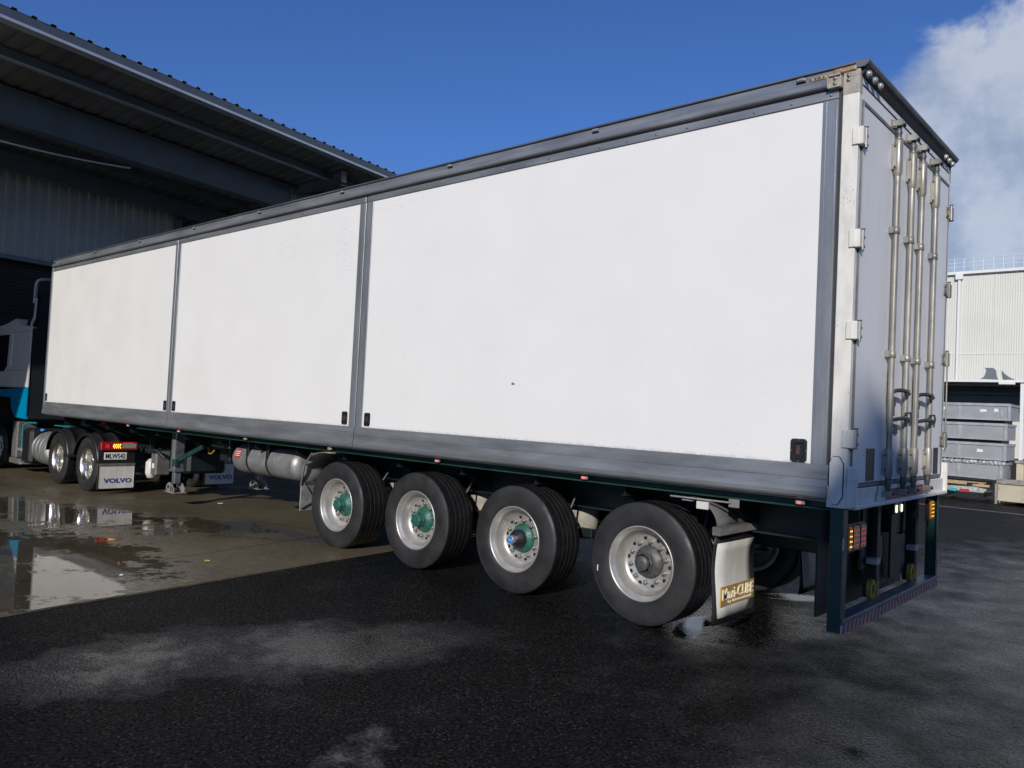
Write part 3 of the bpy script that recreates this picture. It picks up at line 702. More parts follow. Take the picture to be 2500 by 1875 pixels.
# ---- chassis
def beam_profile(y):
    b = MB('dgreen')
    pts = [(-15.0, 1.05), (-10.3, 1.03), (-8.6, .90), (-7.0, .80), (-.12, .80), (-.12, 1.135), (-15.0, 1.135)]
    b.prism([(p[0], p[1]) for p in pts], 'y', y-.006, y+.006)
    for i in range(4):
        (xa, za), (xb, zb) = pts[i], pts[i+1]
        b.add([(xa, y-.07, za), (xb, y-.07, zb), (xb, y+.07, zb), (xa, y+.07, za), (xa, y-.07, za+.014), (xb, y-.07, zb+.014), (xb, y+.07, zb+.014), (xa, y+.07, za+.014)],
              [(0, 3, 2, 1), (4, 5, 6, 7), (0, 1, 5, 4), (2, 3, 7, 6)])
    b.box(-15.0, -.12, y-.07, y+.07, 1.121, 1.135)
    return b.build('chassis_beam', tr)
beam_profile(.68); beam_profile(1.82)
for far in (0, 1):
    y = .095 if not far else W-.125
    b = MB('green'); b.box(-11.2, -.11, y+.04, y+.07, 1.114, 1.168); b.box(-11.2, -.11, y, y+.10, 1.098, 1.110)
    b.build('side_rail', tr)
for k in range(15):
    x = -.9-k*.98
    b = MB('dgreen'); b.box(x-.006, x+.006, .20, W-.20, 1.02, 1.16); b.prism([(.20, 1.02), (.66, 1.02), (.66, .86)], 'x', x-.005, x+.005)
    b.box(x-.03, x+.03, .20, .62, 1.010, 1.020); b.build('outrigger', tr)
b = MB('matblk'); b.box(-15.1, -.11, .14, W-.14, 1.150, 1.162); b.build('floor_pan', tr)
b = MB('dgreen'); b.box(-6.2, -.3, 1.16, 1.34, .62, .80, .01); b.tube([(-6.5, 1.0, .9), (-.4, 1.0, .92)], .03, 8); b.tube([(-12, 1.5, 1.0), (-.4, 1.5, .95)], .03, 8); b.build('air_pipes', tr)
# marker lamps
for i, x in enumerate((-.33, -2.21, -4.06, -5.90, -7.79, -9.68, -11.45)):
    b = MB('clear'); b.box(x-.034, x+.034, .055, .082, 1.118, 1.148, .007)
    b.use('redglow' if i not in (3, 4) else 'amblens'); b.box(x-.018, x+.012, .050, .056, 1.124, 1.142, .003)
    b.use('black'); b.box(x-.01, x+.01, .082, .10, 1.10, 1.14)
    b.build('marker_lamp', tr)
for x in (-.40, -2.20, -4.01, -5.82, -7.63, -9.42, -11.26, -13.08, -15.05):
    b = MB('clear'); b.box(x-.03, x+.03, -.035, -.012, 4.126, 4.152, .008); b.use('black'); b.box(x-.036, x+.036, -.018, -.006, 4.121, 4.126)
    b.build('top_marker_lamp', tr)
# ---- wheels
R = .4975
def ring_profile():
    p = [(.288, .030), (.294, .010), (.305, .000), (.335, -.010), (.385, -.016), (.425, -.014), (.455, -.008), (.478, -.001), (.489, .008)]
    q = [(.489, .008), (.4950, .016), (.4970, .036)]
    for gy in (.098, .158, .218, .278): q += [(.4975, gy-.006), (.4855, gy-.0045), (.4855, gy+.0035), (.4945, gy+.0055), (.4975, gy+.0105)]
    q += [(.4965, .330), (.4935, .348), (.486, .360)]
    r = [(.486, .360), (.474, .372), (.455, .384), (.385, .394), (.305, .378), (.288, .35)]
    return p, q, r
def make_wheel(parent, x, y, style, r=R, sc=1.0, name='wheel'):
    o = Vector((x, y, r)); c = o
    rim = MB('rim')
    prof = [(.262, .36), (.285, .37), (.302, .372), (.300, .36), (.27, .33), (.262, .2), (.250, .10), (.262, .045), (.272, .030), (.284, .014), (.2885, .002), (.296, -.006), (.303, -.004), (.305, .003), (.300, .010)]
    rim.lathe(prof, c, 'y', 56)
    rim.lathe([(.258, .052), (.256, .060), (.250, .082), (.240, .104), (.228, .122), (.212, .132), (.198, .135), (.139, .134), (.134, .137), (.134, .18), (.252, .20)], c, 'y', 56)
    rim.use('nut')
    for k in range(10):
        a = 2*PI*(k+.35)/10; cx, cz = x+.1675*math.cos(a), r+.1675*math.sin(a)
        rim.lathe([(.021, .134), (.021, .128), (.0165, .126), (.0165, .103), (.012, .100), (.0095, .100), (.0095, .088), (0, .086)], (cx, y, cz), 'y', 6, False)
    rim.use('matblk')  # flat black discs painted in for the shade inside the hand holes
    for k in range(10):
        a = 2*PI*(k+.85)/10; cx, cz = x+.197*math.cos(a), r+.197*math.sin(a)
        rim.lathe([(.0, .1330), (.0165, .1330), (.0175, .1345)], (cx, y, cz), 'y', 12)
    wo_ = rim.build(name, parent, o)
    t = MB('side'); p, q, rr_ = ring_profile()
    t.lathe(p, c, 'y', 72); t.lathe([(.462, -.0045), (.464, -.0075), (.468, -.004)], c, 'y', 72); t.lathe([(.318, -.006), (.321, -.0105), (.325, -.0085)], c, 'y', 72)
    t.use('tread'); t.lathe(q, c, 'y', 72, False); t.use('side'); t.lathe(rr_, c, 'y', 72)
    t.use('edge')
    for gy in (.098, .158, .218, .278): t.lathe([(.4893, gy+.0035), (.4952, gy+.0055), (.4982, gy+.0105)], c, 'y', 72, False)
    t.build('tyre', wo_)
    h = MB({'green': 'greenlt', 'dial': 'greenlt', 'grey': 'hubgrey'}[style])
    h.lathe([(.132, .17), (.132, .125), (.122, .112), (.095, .098), (.078, .080), (.072, .066)], c, 'y', 40)
    for k in range(10):
        a = 2*PI*(k+.35)/10
        h.T = Matrix.Translation(c) @ Matrix.Rotation(a, 4, 'Y'); h.prism([(.06, .08), (.128, .115), (.128, .15), (.06, .15)], 'z', -.007, .007); h.T = None
    if style == 'green':
        h.lathe([(.072, .066), (.080, .064), (.080, .052), (.072, .050)], c, 'y', 8, False)
        h.lathe([(.068, .066), (.068, .010), (.060, .000), (.0, -.002)], c, 'y', 8, False)
        h.build('hub', wo_)
    elif style == 'dial':
        h.build('hub', wo_)
        k_ = MB('black'); k_.lathe([(.085, .085), (.085, .045), (.074, .040), (.070, .015), (.048, .008), (.046, -.004), (.0, -.004)], c, 'y', 28)
        k_.use('tank'); k_.lathe([(.038, .0), (.038, -.040), (.036, -.046), (.030, -.046)], c, 'y', 24)
        k_.use('blue'); k_.lathe([(.031, -.044), (.0, -.044)], c, 'y', 24); k_.use('plate'); k_.box(x-.02, x+.02, y-.046, y-.0443, r-.003, r+.001)
        k_.build('hub_odometer', wo_)
    else:
        h.lathe([(.075, .070), (.082, .060), (.082, .040), (.076, .034)], c, 'y', 8, False)
        h.lathe([(.062, .04), (.062, .012), (.055, .004), (.0, .003)], c, 'y', 24)
        put_text(h, 'JP', (x, y+.002, r), (1, 0, 0), (0, 0, 1), .05, .05, .006)
        h.build('hub', wo_)
    return wo_
WX = [-1.604-1.3643*i for i in range(4)]
whs = [make_wheel(tr, WX[0], .05, 'grey'), make_wheel(tr, WX[1], .05, 'dial')]
g1 = make_wheel(tr, WX[2], .05, 'green')
lb = MB('flapw'); lb.box(WX[0]-.408, WX[0]-.398, .0325, .034, R-.12, R-.07); lb.build('tyre_label', whs[0])
o0 = ORG[tr.name]
dup(g1, tr, Vector((WX[3], .05, R))-o0)
for i in range(4): dup(g1, tr, Vector((WX[i], W-.05, R))-o0, PI)
for i in range(4):
    b = MB('dgreen'); b.tube([(WX[i], .43, R), (WX[i], W-.43, R)], .065, 12); b.use('galvd'); b.lathe([(.262, .30), (.27, .41), (.20, .43), (.06, .44)], (WX[i], 0, R), 'y', 24); b.lathe([(.262, W-.30), (.27, W-.41), (.20, W-.43), (.06, W-.44)], (WX[i], 0, R), 'y', 24)
    for y in (.68, 1.82): b.use('dgreen'); b.box(WX[i]-.55, WX[i]+.45, y-.04, y+.04, R+.02, R+.10, .01); b.box(WX[i]-.62, WX[i]-.5, y-.05, y+.05, R, .82)
    b.build('axle', tr)
    for y in (.50, 2.0):
        b = MB('galvd'); b.lathe([(0, WX[i]+.14), (.075, WX[i]+.15), (.085, WX[i]+.20), (.085, WX[i]+.26), (.07, WX[i]+.32), (0, WX[i]+.33)], (0, y, .62), 'x', 16); b.tube([(WX[i]+.3, y, .66), (WX[i]+.36, y-.08, .80), (WX[i]+.30, y+.1, .95)], .010, 6); b.build('brake_chamber', tr)
for i in range(4):
    for y in (.86, W-.86):
        x = WX[i]+.205-1.3643*0
        x = WX[i]-1.3643+.20 if i < 3 else WX[0]+.20
        b = MB('bag'); c = (x, y, 0)
        b.lathe([(.04, .50), (.12, .505), (.128, .56), (.140, .60), (.148, .72), (.146, .775), (.135, .79)], c, 'z', 28)
        b.lathe([(.150, .785), (.152, .80), (.145, .812), (.0, .812)], c, 'z', 28)
        b.use('steel'); b.lathe([(0, .488), (.15, .488), (.15, .50), (0, .50)], (x+.03, y, 0), 'z', 20)
        b.build('air_spring', tr)
b = MB('flapw'); b.tube([(-4.42, .60, .66), (-4.44, .59, .76), (-4.40, .58, .83), (-4.30, .60, .85)], .010, 8); b.tube([(-3.08, .62, .72), (-3.06, .60, .80), (-2.95, .62, .83)], .008, 8); b.build('air_hose', tr)
b = MB(mat('orange_tag', (.75, .12, .05), .5)); b.box(-6.20, -5.98, 1.2, 1.22, .80, .86, .003); b.build('orange_reflector', tr)
# ---- rear mudguard + flap with maker's plate
def rear_flap(y0, face):
    b = MB('black')
    rows = []
    for k in range(9):
        z = .135+.685*k/8; wv = .012*math.sin((z-.10)/.72*8*.9)
        rows.append([(-.965+wv+.01*math.sin(3*t), y0+t*.72, z) for t in (0, .25, .5, .75, 1)])
    b.sheet(rows); fo = b.build('mud_flap', tr, solid=.012)
    b = MB('flapw'); rows = []
    for k in range(9):
        z = .185+.565*k/8; wv = .012*math.sin((z-.10)/.72*8*.9)
        ins = .025 if k == 0 else (.006 if k == 1 else 0)
        rows.append([(-.952+wv+.01*math.sin(3*t), y0+.035+ins+t*(.65-2*ins), z) for t in (0, .25, .5, .75, 1)])
    b.sheet(rows); b.build('flap_face', fo, solid=.006)
    if face:
        p = MB('gold'); zc = .345; p.box(-.938, -.926, y0+.075, y0+.645, zc-.075, zc+.075, .002)
        p.use('goldhi'); put_text(p, 'Maxi-CUBE', (-.923, y0+.36, zc+.016), (0, 1, 0), (0, 0, 1), .53, .085, .006, 0, .003)
        put_text(p, 'by International', (-.924, y0+.39, zc-.048), (0, 1, 0), (0, 0, 1), .40, .030, .003)
        p.build('maker_plate', fo)
    b = MB('guard')
    b.box(-.975, -.905, y0-.02, y0+.74, .815, .880, .005)
    b.use('steel'); b.box(-.904, -.9035, y0-.01, y0+.73, .822, .872)
    b.build('flap_bar', tr)
    b = MB('guard'); rows = []
    for k in range(8):
        t = k/7; x = -1.20+.245*math.sin(t*PI/2); z = 1.075-.195*(1-math.cos(t*PI/2)); wdt = .28+.42*t
        rows.append([(x, y0+.02+wdt*s, z) for s in (0, .33, .66, 1)])
    b.sheet(rows)
    b.build('mudguard', tr, solid=.006)
    b = MB('steel'); b.tube([(-1.34, y0-.02, 1.075), (-.86, y0+.04, 1.070)], .008, 8); b.box(-.885, -.80, y0+.05, y0+.062, 1.035, 1.10, .003); b.box(-1.25, -1.16, y0, y0+.05, 1.05, 1.058)
    b.use('flapw'); b.box(-1.12, -1.02, y0-.01, y0+.01, 1.0, 1.058, .003)
    b.build('guard_bracket', tr)
    return fo
rear_flap(.045, True); rear_flap(1.735, False)
# front guard of the axle group
for y0 in (.04, W-.46):
    b = MB('steel'); rows = []
    for (gx, gz_) in ((-6.405, .70), (-6.40, .80), (-6.375, .89), (-6.32, .965), (-6.24, 1.025), (-6.13, 1.065), (-6.0, 1.082), (-5.85, 1.085)):
        rows.append([(gx, y0+s_*.42, gz_) for s_ in (0, .5, 1)])
    b.sheet(rows); b.build('mudguard', tr, solid=.008)
    b = MB('steel'); b.box(-6.415, -6.400, y0, y0+.42, .345, .70, .003); b.use('galvd'); b.box(-6.398, -6.390, y0+.01, y0+.41, .665, .70, .002)
    b.use('guard'); b.tube([(-6.385, y0+.03, .69), (-6.365, y0+.12, .55), (-6.365, y0+.12, .47), (-6.385, y0+.01, .38)], .008, 6)
    b.tube([(-6.40, y0-.005, .66), (-6.33, y0-.005, .92), (-6.2, y0-.005, 1.06)], .012, 8)
    b.build('mud_flap', tr)
# air tank
for y in (.50,):
    b = MB('tank'); c = (0, y, .825)
    x0, x1 = -8.50, -7.05
    b.lathe([(0, x0-.10), (.10, x0-.09), (.175, x0-.055), (.20, x0), (.202, x0+.02), (.202, x1-.02), (.198, x1), (.175, x1+.055), (.10, x1+.09), (0, x1+.10)], c, 'x', 40)
    b.lathe([(.2035, x1-.03), (.2045, x1-.022), (.2035, x1-.014)], c, 'x', 40)
    to = b.build('air_tank', tr)
    for x in (-8.12, -7.62):
        s_ = MB('black'); s_.lathe([(.204, x-.022), (.208, x-.02), (.208, x+.02), (.204, x+.022)], c, 'x', 40); s_.box(x-.03, x+.03, y-.20, y-.185, .84, 1.10, .003); s_.box(x-.02, x+.03, y-.04, y+.04, 1.02, 1.14)
        s_.build('tank_strap', to)
    s_ = MB('red'); s_.lathe([(.2045, -8.46), (.2045, -8.30)], c, 'x', 8, True, PI*.80, PI*.98); s_.use('plate')
    for k in range(3): s_.lathe([(.2055, -8.44), (.2055, -8.32)], c, 'x', 2, True, PI*(.83+k*.045), PI*(.845+k*.045))
    s_.build('tank_sticker', to)
# landing legs
for y in (.44, 1.90):
    b = MB('alud'); x = -10.44
    b.box(x-.075, x+.075, y-.075, y+.075, .47, 1.08, .01)
    b.use('aluv'); b.box(x-.02, x+.076, y-.079, y-.0745, .60, .98)
    b.use('alud'); b.box(x-.05, x+.05, y-.05, y+.05, .27, .47, .006); b.box(x-.085, x+.085, y-.085, y+.085, .46, .50, .006)
    lo = b.build('landing_leg', tr)
    f = MB('steel'); f.box(x-.17, x+.17, y-.11, y+.11, .128, .14, .003)
    for yy in (y-.085, y+.085):
        f.prism([(x-.12, .14), (x+.12, .14), (x+.13, .19), (x+.05, .27), (x-.04, .29), (x-.11, .25), (x-.14, .19)], 'y', yy-.008, yy+.008)
    f.use('black'); f.lathe([(.030, -.0095), (0, -.0096)], (x-.06, y-.085, .22), 'y', 12); f.box(x+.02, x+.05, y-.095, y-.0932, .15, .24); f.box(x+.08, x+.10, y-.095, y-.0932, .15, .22)
    f.build('leg_foot', lo)
    b = MB('green'); b.T = None
    b.add([(x+.05, y-.03, .60), (x+.06, y-.03, .68), (x+.80, y-.03, .93), (x+.82, y-.03, .87), (x+.05, y+.0, .60), (x+.06, y+.0, .68), (x+.80, y+.0, .93), (x+.82, y+.0, .87)],
          [(0, 1, 2, 3), (7, 6, 5, 4), (0, 4, 5, 1), (1, 5, 6, 2), (2, 6, 7, 3), (3, 7, 4, 0)])
    b.box(x+.0, x+.10, y-.085, y-.03, .55, .66, .004); b.tube([(x+.16, y-.09, .75), (x+.40, y-.09, .86)], .009, 6)
    b.build('leg_brace', tr)
b = MB('yellow'); b.tube([(-10.02+.3, .62, .93), (-9.73, .58, .85), (-9.68, .56, .80), (-9.60, .56, .80), (-9.54, .58, .86)], .012, 8); b.build('suzi_hose', tr)
b = MB('plate'); b.box(-7.93, -7.70, .086, .09, 1.176, 1.19); b.box(-9.28, -9.22, .60, .61, 1.0, 1.08); b.build('reflector_tag', tr)
b = MB('dgreen'); b.box(-9.2, -8.7, .35, .62, .93, 1.08, .01); b.box(-9.6, -9.3, .7, 1.8, .70, 1.05, .01); b.build('valve_box', tr)

# ------------------------------------------------------------------ tractor unit
G = -.12
tk = thing('tractor_unit', (-15.5, 1.3, G), 'white and light blue truck tractor unit coupled under the front of the trailer', 'truck')
b = MB('dgreen')
for y in (.85, 1.7): b.box(-19.2, -12.35, y, y+.08, .62+G+.1, .90+G+.1, .004)
b.use('teal'); b.box(-15.0, -12.7, .55, 1.95, .985, 1.0); b.box(-16.35, -15.3, .6, 1.9, .90, .915)
b.build('chassis_frame', tk)
b = MB('steel'); b.prism([(.62, .995), (.62, 1.14), (.78, 1.14), (.85, 1.10), (1.0, .995)], 'x', -14.55, -14.35)
b.prism([(-14.7, .995), (-14.7, 1.15), (-14.35, 1.15), (-13.9, 1.04), (-13.5, 1.10), (-13.0, 1.0)], 'y', .50, .53)
b.use('ink')
for (cx, cz, rr_) in ((-14.55, 1.09, .045), (-14.5, 1.03, .04)): b.lathe([(rr_, -.002), (rr_*.5, -.002)], (cx, .50, cz), 'y', 16)
b.lathe([(0, 0), (.42, 0), (.42, .06), (.0, .06)], (-13.75, 1.27, 1.02), 'z', 24)
b.build('fifth_wheel', tk)
for (m_, z0, xx) in (('hosered', 1.07, -13.55), ('hoseblue', 1.03, -13.2), ('black', 1.03, -13.8)):
    b = MB(m_); pts = [(xx+.017*k, .46+.035*math.sin(k*1.15), z0+.035*math.cos(k*1.15)) for k in range(26)]
    b.tube(pts, .009, 6); b.build('coiled_hose', tk)
# wheels
def drive_wheel(x, y):
    r = .49; c = Vector((x, y, r+G)); rim = MB('polish')
    rim.lathe([(.27, .34), (.262, .20), (.245, .17), (.235, .13), (.25, .06), (.262, .03), (.278, .012), (.288, -.002), (.297, -.006), (.303, 0), (.300, .01)], c, 'y', 48)
    rim.lathe([(.245, .17), (.22, .19), (.15, .20), (.11, .18), (.10, .10), (.085, .09), (0, .085)], c, 'y', 40)
    rim.use('nut')
    for k in range(10):
        a = 2*PI*k/10; rim.lathe([(.018, .20), (.018, .165), (0, .162)], (c.x+.1675*math.cos(a), y, c.z+.1675*math.sin(a)), 'y', 6)
    w_ = rim.build('wheel', tk, c)
    t = MB('side'); p, q, rr_ = ring_profile(); f = r/.4975
    t.lathe([(a*f, b_*1.4) for a, b_ in p], c, 'y', 60); t.use('tread'); t.lathe([(a*f, .55*(b_/.36)) for a, b_ in q], c, 'y', 60, False); t.use('side'); t.lathe([(a*f, b_+.19) for a, b_ in rr_], c, 'y', 60)
    t.build('tyre', w_)
    return w_
w0 = drive_wheel(-13.1, .08); ot = ORG[tk.name]
for (x, y, rz) in ((-14.49, .08, 0), (-13.1, 2.52, PI), (-14.49, 2.52, PI)): dup(w0, tk, Vector((x, y, .49+G))-ot, rz)
w1 = dup(w0, tk, Vector((-18.05, .10, .49+G))-ot); dup(w0, tk, Vector((-18.05, 2.5, .49+G))-ot, PI)
for y0 in (.04, 1.96):
    for x in (-13.1, -14.49):
        b = MB('black'); rows = []; a0, a1 = (.10, PI*.93)
        for k in range(19):
            a = a0+(a1-a0)*k/18; ca, sa = math.cos(a), math.sin(a)
            rows.append([(x+(.585+dr)*ca, y0+s, .49+G+(.545+dr)*sa) for (s, dr) in ((0, -.05), (.004, -.012), (.03, 0), (.14, 0), (.15, .012), (.17, .012), (.18, 0), (.40, 0), (.41, .012), (.43, .012), (.44, 0), (.60, 0))])
        b.sheet(rows); b.build('mudguard', tk, solid=.008)
    b = MB('black'); b.box(-12.52, -12.505, y0, y0+.62, .38, .78, .004); b.build('rear_panel', tk)
    b = MB('black'); b.box(-12.50, -12.488, y0-.0, y0+.64, -.03, .43, .004)
    fl = b.build('mud_flap', tk)
    b = MB('flapw'); b.box(-12.488, -12.482, y0+.03, y0+.61, -.005, .375, .01); b.use('guard'); b.box(-12.487, -12.478, y0+.015, y0+.625, .378, .425, .003)
    b.use('navy'); put_text(b, 'VOLVO', (-12.4805, y0+.34, .125), (0, 1, 0), (0, 0, 1), .48, .085, .003, 0, .045)
    b.build('flap_face', fl)
b = MB('redlens'); b.box(-12.505, -12.46, .06, .68, .655, .80, .008); b.use('clear'); b.box(-12.461, -12.456, .42, .655, .69, .77, .003)
lt = b.build('tail_lamp', tk)
b = MB('ambled')
for k in range(4):
    y = .255+.035*k
    for s in (-1, 1):
        za, zb = .728, .728+s*.038
        b.add([(-12.4595, y, za), (-12.4595, y+.016, za), (-12.4595, y+.036, zb), (-12.4595, y+.020, zb)], [(0, 1, 2, 3) if s > 0 else (3, 2, 1, 0)])
b.build('indicator', lt)
b = MB('redled')
for k in range(5): b.box(-12.459, -12.457, .43+k*.035, .448+k*.035, .776, .788)
for (y, z) in ((.135, .745), (.15, .725), (.135, .705), (.17, .745), (.175, .725), (.175, .705)): b.box(-12.459, -12.457, y, y+.016, z, z+.010)
b.build('brake_light', lt)
b = MB('plate'); b.box(-12.503, -12.496, .135, .515, .49, .615, .002); b.use('ink')
put_text(b, 'MLW542', (-12.494, .325, .552), (0, 1, 0), (0, 0, 1), .33, .085, .003, 0, .012)
b.build('number_plate', tk)
# kit behind the rear axle
b = MB('flapw'); b.lathe([(0, .22), (.07, .24), (.10, .32), (.10, .50), (.05, .56), (0, .57)], (-11.72, .62, 0), 'z', 16); b.build('reservoir_bottle', tk)
b = MB('guard'); b.box(-11.62, -11.42, .55, .80, .30, .70, .02); b.use('plate'); b.box(-11.56, -11.48, .548, .551, .42, .50); b.use('dgreen'); b.box(-12.2, -11.0, .9, 1.6, .35, .75, .05); b.tube([(-11.7, .5, .72), (-11.3, .5, .73), (-11.2, .6, .6)], .03, 8); b.build('tail_box', tk)
# fuel tank, box and steps
b = MB('tank'); c = (0, .42, .46)
b.lathe([(0, -16.05), (.31, -16.05), (.325, -16.03), (.325, -15.30), (.31, -15.27), (.26, -15.235), (0, -15.22)], c, 'x', 36)
for x in (-15.95, -15.75, -15.55): b.lathe([(.326, x-.02), (.336, x-.01), (.336, x+.01), (.326, x+.02)], c, 'x', 36)
ft = b.build('fuel_tank', tk)
b = MB('flapw'); b.lathe([(.30, -15.268), (.27, -15.232), (0, -15.217)], c, 'x', 36); b.build('tank_end', ft)
b = MB('blue'); b.lathe([(.05, .0), (.05, .04), (0, .05)], (-16.05, .30, .80), 'z', 12); b.build('filler_cap', ft)
b = MB('black'); b.box(-16.62, -16.10, .10, .75, .12, .84, .06); b.build('battery_box', tk)
b = MB('guard'); b.box(-17.35, -16.70, .10, .55, .06, .18, .02); b.box(-17.30, -17.0, .12, .5, .18, .95, .02); b.use('steel'); b.box(-17.0, -16.66, .12, .45, .34, .40, .01); b.box(-17.0, -16.66, .12, .45, .07, .12, .01)
b.use('teal'); b.tube([(-16.78, .16, .3), (-16.78, .16, .88), (-16.66, .2, .94), (-16.3, .25, .95)], .018, 8); b.build('cab_steps', tk)
# cab
cb = MB('cabw')
zb = 1.66
cb.box(-18.9, -16.42, .08, 2.52, zb, 2.86, .03)
cb.prism([(-18.9, 2.83), (-16.42, 2.83), (-16.5, 2.93), (-17.3, 3.02), (-17.42, 3.12), (-17.55, 3.15), (-18.2, 3.05), (-18.9, 3.0)], 'y', .12, 2.48)
cb.use('cabb'); cb.prism([(-18.9, 1.45), (-17.45, 1.45), (-17.35, 1.20), (-17.1, 1.04), (-16.42, 1.02), (-16.42, zb-.002), (-18.9, zb-.08)], 'y', .079, 2.521)
cbo = cb.build('cab', tk)
b = MB('glass'); b.prism([(-18.8, 2.0), (-18.0, 2.0), (-17.83, 2.12), (-17.78, 2.80), (-18.8, 2.80)], 'y', .070, .079); b.build('side_window', cbo)
b = MB('cabw'); b.prism([(-17.66, 2.12), (-17.62, 2.84), (-17.54, 2.84), (-17.58, 2.12)], 'y', .066, .0795); b.box(-16.46, -16.43, .07, .0795, 1.66, 2.86)
b.use('ink'); b.box(-17.78, -16.75, .0775, .0795, 2.02, 2.028); b.box(-17.6, -16.8, .077, .0785, 1.32, 1.328); b.build('cab_trim', cbo)
b = MB('cabk'); b.box(-16.418, -16.38, .10, 2.50, 1.02, 2.90, .01); b.box(-16.42, -16.36, .5, 2.1, 1.3, 2.6, .02); b.prism([(-17.2, 2.93), (-16.40, 2.9), (-16.40, 3.62), (-16.7, 3.55)], 'y', .2, 2.4); b.build('rear_wall', cbo)
b = MB('cabw')
b.prism([(-16.44, 1.68), (-16.36, 1.68), (-16.36, 2.98), (-16.22, 3.08), (-16.18, 3.50), (-16.24, 3.50), (-16.28, 3.12), (-16.42, 3.02)], 'y', .055, .078); b.use('cabb'); b.box(-16.44, -16.36, .055, .078, 1.10, 1.68)
b.build('side_extender', cbo)
b = MB('tank'); b.tube([(-16.42, .10, 3.42), (-16.40, .10, 3.80), (-16.37, .12, 3.88), (-16.33, .17, 3.92), (-16.30, .25, 3.93), (-16.30, 2.40, 3.93)], .035, 10); b.build('roof_rail', tk)

# ------------------------------------------------------------------ warehouse with canopy
E_ = Vector((-.1711, .98525, 0)); N_ = Vector((.98525, .1711, 0)); CN = .8688
def WP(D, e, z): return N_*(CN-D)+E_*e+Vector((0, 0, z))
wh = thing('warehouse', WP(18, 10, -.12), 'dark steel warehouse with deep open canopy and ribbed grey cladding, left of the trailer', 'warehouse')
WT = Matrix(((N_.x, E_.x, 0, N_.x*CN), (N_.y, E_.y, 0, N_.y*CN), (0, 0, 1, 0), (0, 0, 0, 1)))   # local x = -D, y = e
def wb(*m): b = MB(*m); b.T = WT; return b
D0 = 13.8; e0, e1 = -22.0, 20.5
def rz(D): return 7.77-.155*(D-D0)
b = wb('soffit'); rows_t = []; p_ = .315; n = int((e1-e0)/p_)
line = []
for k in range(n):
    e = e0+k*p_; line += [(e, 0), (e+p_*.60, 0), (e+p_*.68, .038), (e+p_*.92, .038)]
b.add([(-D, e, rz(D)+h) for D in (D0-.06, 24.0) for (e, h) in line], [(i, i+1, len(line)+i+1, len(line)+i) for i in range(len(line)-1)])
b.build('roof_sheet', wh, solid=.006)
b = wb('fascia'); b.box(-D0-.05, -D0+.02, e0, e1, 7.59, 7.76); b.prism([(-D0+.02, 7.60), (-D0+.11, 7.60), (-D0+.12, 7.74), (-D0+.09, 7.74), (-D0+.09, 7.62), (-D0+.02, 7.62)], 'y', e0, e1)
b.use('lip'); b.box(-D0-.09, -D0+.122, e0, e1, 7.545, 7.598, .004); b.build('gutter', wh)
def zbeam(D, ea, eb, zt, zb_, w, m, nm):
    b = wb(m); b.box(-D-.006, -D+.006, ea, eb, zb_, zt); b.box(-D-w/2, -D+w/2, ea, eb, zb_-.012, zb_); b.box(-D-w/2, -D+w/2, ea, eb, zt, zt+.012); return b.build(nm, wh)
b = wb('beam'); b.box(-14.92, -14.86, e0, e1, rz(14.9)-.20, rz(14.9)-.03); b.use('lip'); b.box(-14.94, -14.83, e0, e1, rz(14.9)-.225, rz(14.9)-.20); b.build('purlin', wh)
b = wb('beam'); b.box(-18.1, -18.04, e0, e1, rz(18)-.20, rz(18)-.03); b.build('purlin', wh)
zbeam(16.25, e0, 20, 7.33, 6.70, .32, 'beam', 'main_beam')
zbeam(18.9, e0, 20, 6.86, 6.50, .2, 'beam', 'main_beam')
for e in (-8.5, 9.0, 20.2):
    b = wb('beam'); b.prism([(-20.5, 6.75), (-14.5, 7.34), (-14.5, 7.60), (-20.5, 6.95)], 'y', e-.008, e+.008)
    b.box(-14.50, -14.485, e-.09, e+.09, 7.33, 7.62); b.prism([(-20.5, 6.74), (-14.5, 7.33), (-14.5, 7.342), (-20.5, 6.752)], 'y', e-.09, e+.09); b.prism([(-20.5, 6.94), (-14.5, 7.60), (-14.5, 7.612), (-20.5, 6.952)], 'y', e-.09, e+.09)
    b.use('lip'); b.box(-14.484, -14.478, e-.09, e+.09, 7.33, 7.62)
    b.build('cantilever_beam', wh)
    b = wb('canopy'); b.box(-16.50, -16.30, e-.15, e-.14, -.12, 6.68); b.box(-16.50, -16.30, e+.14, e+.15, -.12, 6.68); b.box(-16.405, -16.395, e-.14, e+.14, -.12, 6.68)
    b.box(-16.42, -16.2, e-.16, e+.02, 6.70, 7.34)
    b.build('column', wh)
for e in (-6.0, 4.6, 12.0):
    b = wb('beam'); b.prism([(-16.2, rz(16.2)-.06), (-13.9, rz(13.9)-.06), (-13.9, rz(13.9)-.01), (-16.2, rz(16.2)-.01)], 'y', e-.035, e+.035); b.build('roof_brace', wh)
# clad wall above the loading door
def clad(D, ea, eb, za, zb_, nm, m, pitch=.24, dep=.035):
    b = wb(m); n = int((eb-ea)/pitch); ln = []
    for k in range(n): e = ea+k*pitch; ln += [(e, 0), (e+pitch*.55, 0), (e+pitch*.65, dep), (e+pitch*.9, dep)]
    ln.append((eb, 0))
    b.add([(-D+h, e, z) for z in (za, zb_) for (e, h) in ln], [(i, i+1, len(ln)+i+1, len(ln)+i) for i in range(len(ln)-1)])
    return b.build(nm, wh)
clad(19.5, e0, 7.7, 4.70, 6.80, 'wall_cladding', 'cladd')
b = wb('beam'); b.box(-19.62, -19.42, e0, 7.75, 4.60, 4.70); b.box(-19.6, -19.40, e0, 7.75, 6.80, 6.90); b.box(-19.6, -19.44, 7.7, 7.9, -.12, 6.9); b.build('door_header', wh)
